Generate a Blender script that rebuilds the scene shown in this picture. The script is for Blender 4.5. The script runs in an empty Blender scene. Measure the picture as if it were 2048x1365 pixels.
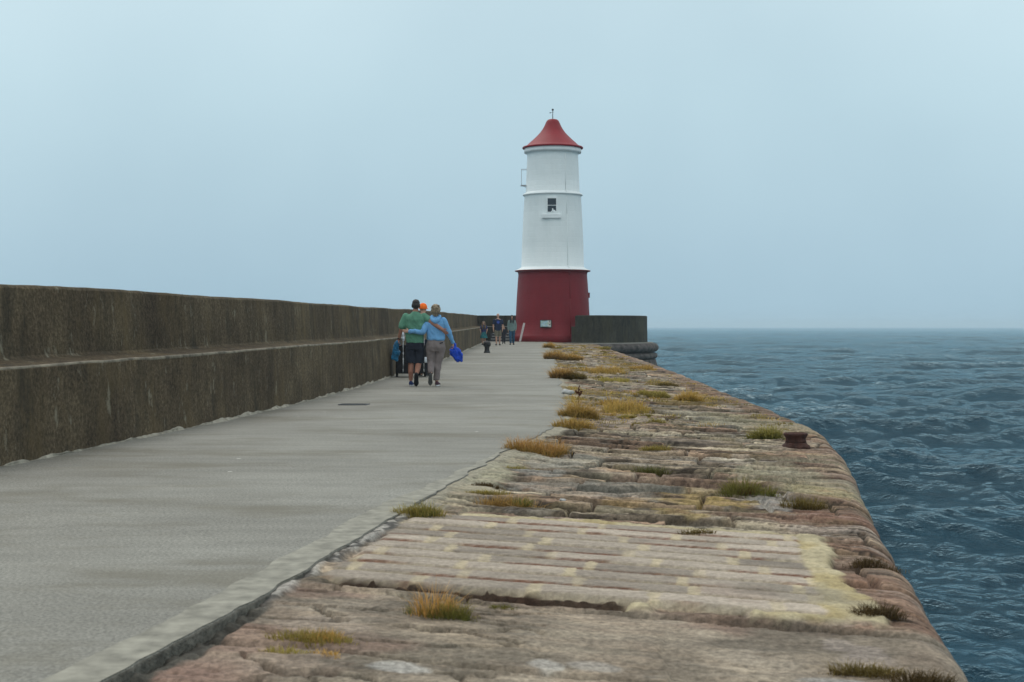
import bpy, bmesh, math, random
import numpy as np
from mathutils import Vector, Matrix, Quaternion

random.seed(7)
rng = np.random.default_rng(11)
scn = bpy.context.scene
COL = scn.collection
R = math.radians
F, HZ, CH = 2844.4, 653.0, 1.25          # focal length in photo pixels, horizon row, eye height
SEA = -4.0

# ------------------------------------------------------------------ helpers
def tag(o, label=None, cat=None, group=None, kind=None):
    if label: o['label'] = label
    if cat: o['category'] = cat
    if group: o['group'] = group
    if kind: o['kind'] = kind
    return o

def thing(name, label, cat, loc=(0, 0, 0), rz=0.0, group=None):
    o = bpy.data.objects.new(name, None)
    o.empty_display_size = .1
    COL.objects.link(o)
    o.location = loc
    o.rotation_euler = (0, 0, rz)
    return tag(o, label, cat, group)

def link(name, me, mat=None, parent=None, smooth=True):
    o = bpy.data.objects.new(name, me)
    COL.objects.link(o)
    if mat is not None and len(me.materials) == 0:
        me.materials.append(mat)
    if parent is not None:
        o.parent = parent
    if smooth:
        me.polygons.foreach_set('use_smooth', [True] * len(me.polygons))
    return o

def obj(name, bm, mat, parent=None, smooth=True):
    me = bpy.data.meshes.new(name)
    bmesh.ops.recalc_face_normals(bm, faces=bm.faces)
    bm.to_mesh(me)
    bm.free()
    return link(name, me, mat, parent, smooth)

def bx(bm, c, s, rot=None, bevel=0.0):
    m = Matrix.Translation(c)
    if rot is not None:
        m = m @ rot
    r = bmesh.ops.create_cube(bm, size=1.0, matrix=m @ Matrix.Diagonal((s[0], s[1], s[2], 1)))
    if bevel > 0:
        es = list({e for v in r['verts'] for e in v.link_edges})
        bmesh.ops.bevel(bm, geom=es, offset=bevel, segments=2, affect='EDGES', profile=.5)

def ball(bm, c, r, sub=2, rot=None):
    if not hasattr(r, '__len__'):
        r = (r, r, r)
    m = Matrix.Translation(c)
    if rot is not None:
        m = m @ rot
    bmesh.ops.create_icosphere(bm, subdivisions=sub, radius=1.0, matrix=m @ Matrix.Diagonal((r[0], r[1], r[2], 1)))

def frustum(bm, a, b, ra, rb, n=14):
    a, b = Vector(a), Vector(b)
    d = b - a
    L = d.length
    if L < 1e-6: return
    q = d.to_track_quat('Z', 'Y').to_matrix().to_4x4()
    bmesh.ops.create_cone(bm, cap_ends=True, segments=n, radius1=ra, radius2=rb, depth=L,
                          matrix=Matrix.Translation((a + b) / 2) @ q)

def chain(bm, pts, rads, n=14):
    for p, r in zip(pts, rads): ball(bm, p, r)
    for i in range(len(pts) - 1): frustum(bm, pts[i], pts[i + 1], rads[i], rads[i + 1], n)

def loft(bm, secs, n=24):
    """secs: (x, y, z, rx, ry) horizontal elliptical rings"""
    rings = []
    for (x, y, z, rx, ry) in secs:
        ring = []
        for k in range(n):
            a = 2 * math.pi * k / n
            ca, sa = math.cos(a), math.sin(a)
            p = 2.6
            cx = math.copysign(abs(ca) ** (2 / p), ca); sy = math.copysign(abs(sa) ** (2 / p), sa)
            ring.append(bm.verts.new((x + rx * cx, y + ry * sy, z)))
        rings.append(ring)
    for a, b in zip(rings[:-1], rings[1:]):
        for k in range(n):
            bm.faces.new((a[k], a[(k + 1) % n], b[(k + 1) % n], b[k]))
    bm.faces.new(rings[0][::-1]); bm.faces.new(rings[-1])

def lathe(bm, prof, n=64, c=(0, 0), cap=True):
    rings = []
    for (r, z) in prof:
        rings.append([bm.verts.new((c[0] + r * math.cos(2 * math.pi * k / n), c[1] + r * math.sin(2 * math.pi * k / n), z)) for k in range(n)])
    for a, b in zip(rings[:-1], rings[1:]):
        for k in range(n):
            bm.faces.new((a[k], a[(k + 1) % n], b[(k + 1) % n], b[k]))
    if cap:
        bm.faces.new(rings[0][::-1]); bm.faces.new(rings[-1])

def blob(name, bm, mat, parent, voxel=.008, smooth=4, wrinkle=0.0, wscale=9.0):
    """fuse the overlapping pieces of bm into one continuous skin"""
    me = bpy.data.meshes.new('tmp')
    bmesh.ops.recalc_face_normals(bm, faces=bm.faces)
    bm.to_mesh(me); bm.free()
    o = bpy.data.objects.new('tmp', me)
    COL.objects.link(o)
    rm = o.modifiers.new('r', 'REMESH'); rm.mode = 'VOXEL'; rm.voxel_size = voxel
    if smooth:
        sm = o.modifiers.new('s', 'SMOOTH'); sm.factor = .5; sm.iterations = smooth
    dg = bpy.context.evaluated_depsgraph_get()
    new = bpy.data.meshes.new_from_object(o.evaluated_get(dg))
    bpy.data.objects.remove(o); bpy.data.meshes.remove(me)
    new.name = name
    if wrinkle:
        n = len(new.vertices)
        co = np.empty(n * 3); new.vertices.foreach_get('co', co); co = co.reshape(-1, 3)
        no = np.empty(n * 3); new.vertices.foreach_get('normal', no); no = no.reshape(-1, 3)
        d = fbm(co[:, 0] * wscale + co[:, 1] * 3, co[:, 2] * wscale * .8 + co[:, 0] * 4 - co[:, 1] * 5, 3, 5) - .5
        co += no * (d * wrinkle * 2)[:, None]
        new.vertices.foreach_set('co', co.ravel())
    new.materials.clear()
    return link(name, new, mat, parent)

# ------------------------------------------------------------------ numpy noise
def _h(ix, iy, s):
    n = (ix.astype(np.int64) * 374761393 + iy.astype(np.int64) * 668265263 + s * 974634211) & 0xffffffff
    n = ((n ^ (n >> 13)) * 1274126177) & 0xffffffff
    n = n ^ (n >> 16)
    return (n & 0xffffff) / float(0xffffff)

def vnoise(x, y, s=0):
    x = np.asarray(x, float); y = np.asarray(y, float)
    ix = np.floor(x); iy = np.floor(y)
    fx = x - ix; fy = y - iy
    fx = fx * fx * fx * (fx * (fx * 6 - 15) + 10); fy = fy * fy * fy * (fy * (fy * 6 - 15) + 10)
    a = _h(ix, iy, s); b = _h(ix + 1, iy, s); c = _h(ix, iy + 1, s); d = _h(ix + 1, iy + 1, s)
    return (a * (1 - fx) + b * fx) * (1 - fy) + (c * (1 - fx) + d * fx) * fy

def fbm(x, y, o=4, s=0):
    t = 0; a = .5; n = 0
    for k in range(o):
        t = t + a * vnoise(x * 2 ** k + 13.7 * k, y * 2 ** k - 7.3 * k, s + k); n += a; a *= .5
    return t / n

def sstep(a, b, x):
    t = np.clip((x - a) / (b - a), 0, 1)
    return t * t * (3 - 2 * t)

# ------------------------------------------------------------------ ground layout
EDGE = [(-6, -3.05), (0, -2.15), (4.99, -1.43), (6.62, -1.15), (9.96, -.68), (14.1, -.07), (16.6, .36), (18.05, .61), (20.5, .78), (24.2, .90), (39.3, 1.26), (79, 1.97), (92, 2.2)]
SEAE = [(-6, -.15), (0, .83), (5.47, 1.80), (9.81, 2.56), (15.8, 3.68), (18.0, 4.02), (19.3, 4.17), (21.5, 4.30), (25.6, 4.47), (36.4, 4.81), (47.5, 4.98), (84, 5.32), (92, 5.4)]
WALL = [(-6, -6.7), (0, -6.02), (6, -5.3), (12.6, -4.54), (17.9, -3.9), (24.2, -3.35), (31.7, -3.05), (36.5, -2.87), (48, -2.42), (62.7, -2.1), (81.5, -1.8), (93, -1.75)]
def pl(tab, y):
    return np.interp(y, [a for a, b in tab], [b for a, b in tab])
def deck(y):
    return np.maximum(0, .0045 * (np.asarray(y, float) - 30))
def apron_z(x, y):
    u = np.maximum(0, np.asarray(x, float) - pl(EDGE, y))
    return deck(y) - .03 - .036 * u
def at(px, py, apron=False):
    y = 10.0
    for _ in range(60):
        x = (px - 1024) * y / F
        z = float(apron_z(x, y)) if apron else float(deck(y))
        y = .5 * y + .5 * (CH - z) * F / (py - HZ)
    return Vector(((px - 1024) * y / F, y, z))

# ------------------------------------------------------------------ materials
def nt(name):
    m = bpy.data.materials.new(name)
    m.use_nodes = True
    t = m.node_tree
    return m, t, t.nodes['Principled BSDF']
def N(t, kind, **kw):
    n = t.nodes.new(kind)
    for k, v in kw.items():
        if hasattr(n, k): setattr(n, k, v)
        else: n.inputs[k.replace('_', ' ')].default_value = v
    return n
def coords(t, sc=(1, 1, 1), rot=(0, 0, 0)):
    tc = t.nodes.new('ShaderNodeTexCoord')
    mp = t.nodes.new('ShaderNodeMapping')
    mp.inputs['Scale'].default_value = sc
    mp.inputs['Rotation'].default_value = rot
    t.links.new(tc.outputs['Object'], mp.inputs['Vector'])
    return mp.outputs['Vector']
def noise(t, vec, scale, detail=4, rough=.55):
    n = t.nodes.new('ShaderNodeTexNoise')
    n.inputs['Scale'].default_value = scale; n.inputs['Detail'].default_value = detail; n.inputs['Roughness'].default_value = rough
    t.links.new(vec, n.inputs['Vector'])
    return n.outputs['Fac']
def ramp(t, fac, stops):
    r = t.nodes.new('ShaderNodeValToRGB')
    e = r.color_ramp.elements
    while len(e) < len(stops): e.new(.5)
    for i, (p, c) in enumerate(stops):
        e[i].position = p
        e[i].color = (c, c, c, 1) if not hasattr(c, '__len__') else (*c[:3], 1)
    t.links.new(fac, r.inputs['Fac'])
    return r.outputs['Color']
def mixc(t, fac, a, b, mode='MIX'):
    m = t.nodes.new('ShaderNodeMix'); m.data_type = 'RGBA'; m.blend_type = mode
    for sock, v in ((m.inputs['Factor'], fac), (m.inputs['A'], a), (m.inputs['B'], b)):
        if hasattr(v, 'is_output'): t.links.new(v, sock)
        elif hasattr(v, '__len__'): sock.default_value = (*v[:3], 1)
        else: sock.default_value = v
    return m.outputs['Result']
def bump(t, p, h, strength, dist):
    b = t.nodes.new('ShaderNodeBump')
    b.inputs['Strength'].default_value = strength; b.inputs['Distance'].default_value = dist
    t.links.new(h, b.inputs['Height']); t.links.new(b.outputs['Normal'], p.inputs['Normal'])
def simple(name, c, rough=.8, var=.2, scale=10, bmp=.3, bd=.004, stretch=(1, 1, 1), spec=.3, metal=0.0):
    m, t, p = nt(name)
    v = coords(t, stretch)
    f = noise(t, v, scale, 5)
    lo = [x * (1 - var) for x in c]; hi = [min(1, x * (1 + var)) for x in c]
    t.links.new(ramp(t, f, [(.3, lo), (.7, hi)]), p.inputs['Base Color'])
    p.inputs['Roughness'].default_value = rough
    p.inputs['Specular IOR Level'].default_value = spec
    p.inputs['Metallic'].default_value = metal
    if bmp: bump(t, p, noise(t, v, scale * 4, 3), bmp, bd)
    return m

def m_concrete_walk():
    m, t, p = nt('walkway_concrete')
    v = coords(t)
    vs = coords(t, (.28, 1.5, 1), (0, 0, R(5)))
    a = noise(t, v, .35, 5, .6)
    s = noise(t, vs, 2.6, 4, .65)
    fine = noise(t, v, 55, 3, .7)
    c = ramp(t, a, [(.3, (.193, .185, .160)), (.5, (.234, .226, .197)), (.72, (.283, .275, .242))])
    c = mixc(t, .55, c, ramp(t, s, [(.33, .8), (.5, 1.0), (.68, 1.18)]), 'MULTIPLY')
    c = mixc(t, .8, c, ramp(t, fine, [(.36, .6), (.5, 1.0), (.64, 1.45)]), 'MULTIPLY')
    # pale aggregate and droppings
    vo = t.nodes.new('ShaderNodeTexVoronoi'); vo.inputs['Scale'].default_value = 2.1
    vv = coords(t, (1, .8, 1)); t.links.new(vv, vo.inputs['Vector'])
    spot = ramp(t, vo.outputs['Distance'], [(.034, 1.0), (.052, 0.0)])
    c = mixc(t, spot, c, (.5, .48, .43))
    stain = ramp(t, noise(t, coords(t, (.5, 1.2, 1)), .8, 6, .7), [(.50, 0.0), (.64, .62)])
    c = mixc(t, stain, c, (.15, .135, .10))
    # transverse joints
    sep = t.nodes.new('ShaderNodeSeparateXYZ')
    wob = t.nodes.new('ShaderNodeTexCoord'); t.links.new(wob.outputs['Object'], sep.inputs[0])
    tot = None
    sk = N(t, 'ShaderNodeMath', operation='MULTIPLY_ADD'); t.links.new(sep.outputs['X'], sk.inputs[0]); sk.inputs[1].default_value = .06; t.links.new(sep.outputs['Y'], sk.inputs[2])
    for y, w in ((21.1, .035), (30.2, .05), (39.8, .07), (50.5, .1), (59.0, .5), (69, .16)):
        d = N(t, 'ShaderNodeMath', operation='SUBTRACT'); t.links.new(sk.outputs[0], d.inputs[0]); d.inputs[1].default_value = y
        ab = N(t, 'ShaderNodeMath', operation='ABSOLUTE'); t.links.new(d.outputs[0], ab.inputs[0])
        le = N(t, 'ShaderNodeMath', operation='LESS_THAN'); t.links.new(ab.outputs[0], le.inputs[0]); le.inputs[1].default_value = w
        if tot is None: tot = le.outputs[0]
        else:
            mx = N(t, 'ShaderNodeMath', operation='MAXIMUM'); t.links.new(tot, mx.inputs[0]); t.links.new(le.outputs[0], mx.inputs[1]); tot = mx.outputs[0]
    jf = N(t, 'ShaderNodeMath', operation='MULTIPLY'); t.links.new(tot, jf.inputs[0]); jf.inputs[1].default_value = .6
    c = mixc(t, jf.outputs[0], c, (.10, .09, .075))
    t.links.new(c, p.inputs['Base Color'])
    p.inputs['Roughness'].default_value = .85; p.inputs['Specular IOR Level'].default_value = .25
    h = N(t, 'ShaderNodeMath', operation='MULTIPLY_ADD'); t.links.new(s, h.inputs[0]); h.inputs[1].default_value = 1.5; t.links.new(fine, h.inputs[2])
    bump(t, p, h.outputs[0], .5, .006)
    return m

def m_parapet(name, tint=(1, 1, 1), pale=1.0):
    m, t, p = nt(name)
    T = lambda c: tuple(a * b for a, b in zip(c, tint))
    v = coords(t)
    streak = noise(t, coords(t, (1, 1, .17)), 3.4, 7, .72)
    fstreak = noise(t, coords(t, (1, 1, .3)), 11, 5, .65)
    big = noise(t, v, .55, 5, .6)
    fine = noise(t, v, 26, 5, .7)
    c = ramp(t, big, [(.36, T((.062, .048, .034))), (.5, T((.090, .071, .048))), (.64, T((.120, .096, .064)))])
    c = mixc(t, .75, c, ramp(t, streak, [(.36, .76), (.5, 1.0), (.65, 1.28)]), 'MULTIPLY')
    c = mixc(t, .5, c, ramp(t, fstreak, [(.36, .72), (.5, 1.0), (.64, 1.32)]), 'MULTIPLY')
    c = mixc(t, .8, c, ramp(t, fine, [(.38, .5), (.5, 1.0), (.62, 1.6)]), 'MULTIPLY')
    ochre = ramp(t, noise(t, coords(t, (1, 1, .35)), 1.3, 6, .7), [(.50, 0.0), (.66, .6)])
    c = mixc(t, ochre, c, T((.125, .094, .050)))
    black = ramp(t, noise(t, coords(t, (1, 1, .25), (0, 0, 1)), 1.9, 6, .7), [(.52, 0.0), (.64, .65)])
    c = mixc(t, black, c, T((.034, .031, .026)))
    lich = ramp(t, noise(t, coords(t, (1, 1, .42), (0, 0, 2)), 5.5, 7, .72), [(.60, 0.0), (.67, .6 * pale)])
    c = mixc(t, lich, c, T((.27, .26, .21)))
    t.links.new(c, p.inputs['Base Color'])
    p.inputs['Roughness'].default_value = .92; p.inputs['Specular IOR Level'].default_value = .15
    h = N(t, 'ShaderNodeMath', operation='MULTIPLY_ADD'); t.links.new(streak, h.inputs[0]); h.inputs[1].default_value = 1.2; t.links.new(fine, h.inputs[2])
    bump(t, p, h.outputs[0], .6, .015)
    return m

def m_stone():
    m, t, p = nt('weathered_sandstone')
    at_ = t.nodes.new('ShaderNodeAttribute'); at_.attribute_name = 'Col'
    v = coords(t)
    fine = noise(t, v, 34, 5, .72)
    strat = noise(t, coords(t, (.6, 2.2, 2), (0, 0, R(11))), 6, 6, .7)
    mid = noise(t, coords(t, (.8, 1.3, 1)), 4.5, 6, .65)
    def am(k):
        m_ = N(t, 'ShaderNodeMath', operation='MULTIPLY'); t.links.new(at_.outputs['Alpha'], m_.inputs[0]); m_.inputs[1].default_value = k
        return m_.outputs[0]
    c = mixc(t, am(.85), at_.outputs['Color'], ramp(t, fine, [(.36, .55), (.5, 1.0), (.64, 1.5)]), 'MULTIPLY')
    c = mixc(t, am(.7), c, ramp(t, strat, [(.36, .72), (.5, 1.0), (.64, 1.25)]), 'MULTIPLY')
    c = mixc(t, am(.6), c, ramp(t, mid, [(.3, (.66, .62, .6)), (.5, (1.0, 1.0, 1.0)), (.7, (1.3, 1.28, 1.22))]), 'MULTIPLY')
    t.links.new(c, p.inputs['Base Color'])
    p.inputs['Roughness'].default_value = .9; p.inputs['Specular IOR Level'].default_value = .2
    h = N(t, 'ShaderNodeMath', operation='MULTIPLY_ADD'); t.links.new(strat, h.inputs[0]); h.inputs[1].default_value = .8; t.links.new(fine, h.inputs[2])
    bump(t, p, h.outputs[0], .7, .009)
    return m

def m_water():
    m, t, p = nt('sea_water')
    v = coords(t)
    at_ = t.nodes.new('ShaderNodeAttribute'); at_.attribute_name = 'foam'
    n1 = noise(t, coords(t, (.8, 1.5, 1), (0, 0, R(10))), 2.0, 5, .6)
    n2 = noise(t, coords(t, (.9, 1.4, 1), (0, 0, R(-14))), 7, 4, .6)
    fo = noise(t, coords(t, (.7, 1.3, 1)), 3.2, 6, .75)
    ff = N(t, 'ShaderNodeMath', operation='MULTIPLY'); t.links.new(at_.outputs['Fac'], ff.inputs[0]); t.links.new(ramp(t, fo, [(.48, 0.0), (.66, 1.0)]), ff.inputs[1])
    depth = noise(t, v, .06, 4, .6)
    c = ramp(t, depth, [(.35, (.004, .022, .038)), (.65, (.007, .034, .054))])
    gust = noise(t, coords(t, (.35, 1.6, 1)), .045, 6, .7)
    c = mixc(t, .8, c, ramp(t, gust, [(.40, .72), (.5, 1.0), (.60, 1.35)]), 'MULTIPLY')
    c = mixc(t, ff.outputs[0], c, (.42, .50, .52))
    h = N(t, 'ShaderNodeMath', operation='MULTIPLY_ADD'); t.links.new(n1, h.inputs[0]); h.inputs[1].default_value = 2.0; t.links.new(n2, h.inputs[2])
    b = t.nodes.new('ShaderNodeBump'); b.inputs['Strength'].default_value = 1.0; b.inputs['Distance'].default_value = .07
    t.links.new(h.outputs[0], b.inputs['Height'])
    di = t.nodes.new('ShaderNodeBsdfDiffuse'); t.links.new(c, di.inputs['Color']); t.links.new(b.outputs['Normal'], di.inputs['Normal'])
    gl = t.nodes.new('ShaderNodeBsdfGlossy'); gl.inputs['Color'].default_value = (.60, .83, .93, 1); gl.inputs['Roughness'].default_value = .08; t.links.new(b.outputs['Normal'], gl.inputs['Normal'])
    fr = t.nodes.new('ShaderNodeFresnel'); fr.inputs['IOR'].default_value = 1.333; t.links.new(b.outputs['Normal'], fr.inputs['Normal'])
    fk = N(t, 'ShaderNodeMath', operation='MULTIPLY'); t.links.new(fr.outputs[0], fk.inputs[0]); fk.inputs[1].default_value = .86
    ms = t.nodes.new('ShaderNodeMixShader'); t.links.new(fk.outputs[0], ms.inputs[0]); t.links.new(di.outputs[0], ms.inputs[1]); t.links.new(gl.outputs[0], ms.inputs[2])
    t.links.new(ms.outputs[0], t.nodes['Material Output'].inputs['Surface'])
    return m

def m_painted(name, c, weather, wamt=.35, rough=.6, lo=.8, hi=1.15):
    m, t, p = nt(name)
    v = coords(t)
    st = noise(t, coords(t, (1, 1, .1)), 2.2, 6, .7)
    bl = noise(t, v, .9, 5, .65)
    f = N(t, 'ShaderNodeMath', operation='MULTIPLY'); t.links.new(ramp(t, st, [(.42, 0.0), (.75, 1.0)]), f.inputs[0]); f.inputs[1].default_value = wamt
    k = mixc(t, f.outputs[0], c, weather)
    k = mixc(t, .5, k, ramp(t, bl, [(.3, lo), (.7, hi)]), 'MULTIPLY')
    t.links.new(k, p.inputs['Base Color'])
    p.inputs['Roughness'].default_value = rough; p.inputs['Specular IOR Level'].default_value = .3
    # rendered masonry: faint courses and lumps
    br = t.nodes.new('ShaderNodeTexBrick'); br.inputs['Scale'].default_value = 1.0
    br.inputs['Mortar Size'].default_value = .03; br.inputs['Brick Width'].default_value = .9; br.inputs['Row Height'].default_value = .33
    sep = t.nodes.new('ShaderNodeSeparateXYZ'); tc = t.nodes.new('ShaderNodeTexCoord'); t.links.new(tc.outputs['Object'], sep.inputs[0])
    an = N(t, 'ShaderNodeMath', operation='ARCTAN2'); t.links.new(sep.outputs['Y'], an.inputs[0]); t.links.new(sep.outputs['X'], an.inputs[1])
    am = N(t, 'ShaderNodeMath', operation='MULTIPLY'); t.links.new(an.outputs[0], am.inputs[0]); am.inputs[1].default_value = 2.1
    cb = t.nodes.new('ShaderNodeCombineXYZ'); t.links.new(am.outputs[0], cb.inputs['X']); t.links.new(sep.outputs['Z'], cb.inputs['Y'])
    t.links.new(cb.outputs[0], br.inputs['Vector'])
    h = N(t, 'ShaderNodeMath', operation='MULTIPLY_ADD'); t.links.new(noise(t, v, 4.5, 6, .65), h.inputs[0]); h.inputs[1].default_value = 1.6
    iv = N(t, 'ShaderNodeMath', operation='MULTIPLY'); t.links.new(br.outputs['Fac'], iv.inputs[0]); iv.inputs[1].default_value = -.35
    t.links.new(iv.outputs[0], h.inputs[2])
    bump(t, p, h.outputs[0], .4, .025)
    return m

def m_grass():
    m, t, p = nt('grass_blades')
    a = t.nodes.new('ShaderNodeAttribute'); a.attribute_name = 'Col'
    t.links.new(a.outputs['Color'], p.inputs['Base Color'])
    p.inputs['Roughness'].default_value = .7; p.inputs['Specular IOR Level'].default_value = .2
    tr = t.nodes.new('ShaderNodeBsdfTranslucent'); t.links.new(a.outputs['Color'], tr.inputs['Color'])
    mx = t.nodes.new('ShaderNodeMixShader'); mx.inputs[0].default_value = .35
    t.links.new(p.outputs[0], mx.inputs[1]); t.links.new(tr.outputs[0], mx.inputs[2])
    t.links.new(mx.outputs[0], t.nodes['Material Output'].inputs['Surface'])
    return m

M = dict(
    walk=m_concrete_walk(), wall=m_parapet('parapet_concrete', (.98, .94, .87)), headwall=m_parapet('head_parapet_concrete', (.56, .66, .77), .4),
    stone=m_stone(), water=m_water(), grass=m_grass(),
    margin=simple('smooth_concrete', (.265, .252, .208), .9, .34, 9, .35, .006),
    grime=simple('grimy_kerb_side', (.115, .108, .09), .95, .6, 12, 1.0, .02),
    lime=simple('lime_mortar', (.34, .31, .25), .9, .4, 9, .8, .02),
    white=m_painted('white_masonry_paint', (.84, .87, .86), (.72, .77, .76), .4, .55, .93, 1.05),
    trim=m_painted('white_trim_paint', (.86, .88, .87), (.74, .77, .76), .4, .5),
    red=m_painted('red_masonry_paint', (.19, .003, .010), (.13, .003, .007), .5, .55),
    roof=m_painted('red_roof_paint', (.26, .005, .013), (.19, .005, .010), .5, .5),
    iron=simple('black_iron', (.022, .020, .021), .6, .35, 14, .5, .006, spec=.35),
    rust=simple('rusty_iron', (.060, .026, .019), .85, .5, 12, .9, .012),
    glass=simple('dark_glass', (.012, .02, .03), .08, .1, 2, 0, spec=.6),
    dark=simple('dark_metal', (.04, .042, .045), .5, .2, 20, .1),
    drum=simple('drum_stone', (.092, .08, .074), .9, .55, 3.5, 1.0, .05),
    skin_tan=simple('tanned_skin', (.33, .155, .105), .55, .12, 18, .1, spec=.35),
    skin=simple('fair_skin', (.50, .29, .21), .55, .1, 18, .1, spec=.35),
    green=simple('green_cotton', (.10, .245, .165), .9, .16, 9, .5, .006),
    navy=simple('navy_cloth', (.018, .022, .034), .9, .25, 9, .4, .006),
    navyshirt=simple('navy_shirt_cloth', (.014, .022, .055), .9, .2, 9, .4, .006),
    hoodie=simple('pale_blue_fleece', (.155, .36, .62), .95, .12, 10, .5, .006),
    taupe=simple('taupe_cotton', (.21, .175, .17), .9, .16, 9, .5, .006),
    royal=simple('royal_blue_nylon', (.006, .055, .47), .5, .4, 14, .6, .01),
    teal=simple('teal_blue_nylon', (.010, .11, .22), .55, .6, 13, .6, .01),
    darkhair=simple('dark_grey_hair', (.026, .022, .022), .6, .35, 40, .6, .004),
    blonde=simple('ash_blonde_hair', (.23, .175, .115), .55, .55, 26, .8, .008, (1, 1, .35)),
    brownhair=simple('light_brown_hair', (.12, .078, .045), .6, .4, 24, .8, .008, (1, 1, .3)),
    blackhair=simple('black_hair', (.010, .010, .013), .5, .3, 24, .8, .008, (1, 1, .3)),
    orange=simple('orange_cap_cloth', (.92, .155, .012), .8, .1, 10, .3),
    blueshoe=simple('blue_mesh_shoe', (.012, .03, .14), .7, .3, 30, .5),
    sole=simple('black_rubber', (.013, .013, .016), .7, .4, 60, .8, .006),
    greysole=simple('grey_rubber', (.08, .08, .078), .7, .4, 50, .8, .006),
    whitesole=simple('white_rubber', (.55, .56, .58), .6, .1, 20, .2),
    sock=simple('white_sock', (.55, .53, .48), .9, .1, 30, .4),
    plum=simple('plum_shoe', (.06, .022, .035), .7, .2, 20, .4),
    khaki=simple('khaki_cotton', (.16, .145, .105), .9, .2, 9, .5, .006),
    beige=simple('beige_jacket_cloth', (.22, .18, .12), .9, .2, 9, .5),
    black=simple('black_canvas', (.012, .011, .013), .85, .3, 12, .4),
    pale=simple('pale_tube', (.42, .42, .43), .5, .15, 20, .1),
    bag=simple('white_plastic_bag', (.6, .63, .68), .5, .12, 16, .5, .01),
    sage=simple('grey_green_knit', (.16, .225, .215), .95, .16, 16, .5, .006),
    lace=simple('pale_sleeve_knit', (.30, .30, .29), .95, .16, 16, .5, .006),
    jeans=simple('blue_denim', (.022, .075, .14), .9, .3, 12, .4),
    violet=simple('violet_blue_cloth', (.035, .045, .14), .9, .3, 8, .4),
    tealskirt=simple('teal_skirt_cloth', (.03, .17, .19), .9, .35, 9, .4),
    charcoal=simple('charcoal_coat', (.018, .018, .026), .9, .25, 9, .4),
    plank=simple('pale_painted_wood', (.42, .37, .36), .8, .2, 8, .4),
    chalk=simple('chalky_stone', (.42, .42, .41), .9, .2, 14, .6, .01),
    dock=simple('red_brown_seed_head', (.085, .028, .014), .9, .4, 30, .5),
    step=simple('step_concrete', (.06, .06, .065), .9, .3, 6, .5, .01),
    nosing=simple('pale_step_edge', (.30, .30, .29), .9, .2, 8, .4),
    logo=simple('blue_print', (.05, .10, .42), .9, .2, 20, .1),
)

# ------------------------------------------------------------------ camera, world, sun
cam = bpy.data.cameras.new('camera')
cam.lens = 50; cam.sensor_width = 36; cam.clip_end = 20000; cam.clip_start = .05
co = bpy.data.objects.new('camera', cam); COL.objects.link(co)
co.location = (0, 0, CH)
co.rotation_euler = (R(90) - math.atan((682.5 - HZ) / F), 0, 0)
cam.dof.use_dof = True; cam.dof.focus_distance = 34.0; cam.dof.aperture_fstop = 6.3
scn.camera = co

SUN_EL, SUN_AZ = R(58), R(-32)            # azimuth measured from +Y, clockwise positive
sdir = Vector((math.sin(SUN_AZ) * math.cos(SUN_EL), math.cos(SUN_AZ) * math.cos(SUN_EL), math.sin(SUN_EL)))
sl = bpy.data.lights.new('sun', 'SUN'); sl.energy = .75; sl.angle = R(40); sl.color = (1, .97, .92)
so = bpy.data.objects.new('sun', sl); COL.objects.link(so)
so.rotation_euler = (-sdir).to_track_quat('-Z', 'Y').to_euler()

w = bpy.data.worlds.new('World'); scn.world = w; w.use_nodes = True
t = w.node_tree
bg = t.nodes['Background']
sky = t.nodes.new('ShaderNodeTexSky'); sky.sky_type = 'NISHITA'; sky.sun_disc = False
sky.sun_elevation = SUN_EL; sky.sun_rotation = SUN_AZ; sky.dust_density = 4; sky.air_density = 1.5
tc = t.nodes.new('ShaderNodeTexCoord')
sep = t.nodes.new('ShaderNodeSeparateXYZ'); t.links.new(tc.outputs['Generated'], sep.inputs[0])
over = ramp(t, sep.outputs['Z'], [(0.0, (.395, .575, .69)), (.06, (.435, .615, .725)), (.16, (.52, .70, .785)), (.24, (.585, .75, .82)), (.6, (.98, 1.06, 1.06)), (1.0, (1.0, 1.0, 1.0))])
cl = noise(t, tc.outputs['Generated'], 2.2, 4, .5)
over = mixc(t, .55, over, ramp(t, cl, [(.36, (.76, .80, .83)), (.64, (1.05, 1.04, 1.03))]), 'MULTIPLY')
sc_ = t.nodes.new('ShaderNodeVectorMath'); sc_.operation = 'SCALE'; sc_.inputs['Scale'].default_value = 11.0
t.links.new(over, sc_.inputs[0])
mx = mixc(t, .92, sky.outputs['Color'], sc_.outputs[0])
t.links.new(mx, bg.inputs['Color'])
bg.inputs['Strength'].default_value = .1

scn.view_settings.view_transform = 'Standard'
scn.view_settings.look = 'None'
scn.view_settings.exposure = 0.0
scn.view_settings.gamma = 1.0
scn.cycles.use_denoising = True
scn.cycles.max_bounces = 6
scn.cycles.diffuse_bounces = 3
scn.cycles.volume_bounces = 1
scn.cycles.use_adaptive_sampling = False

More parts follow.
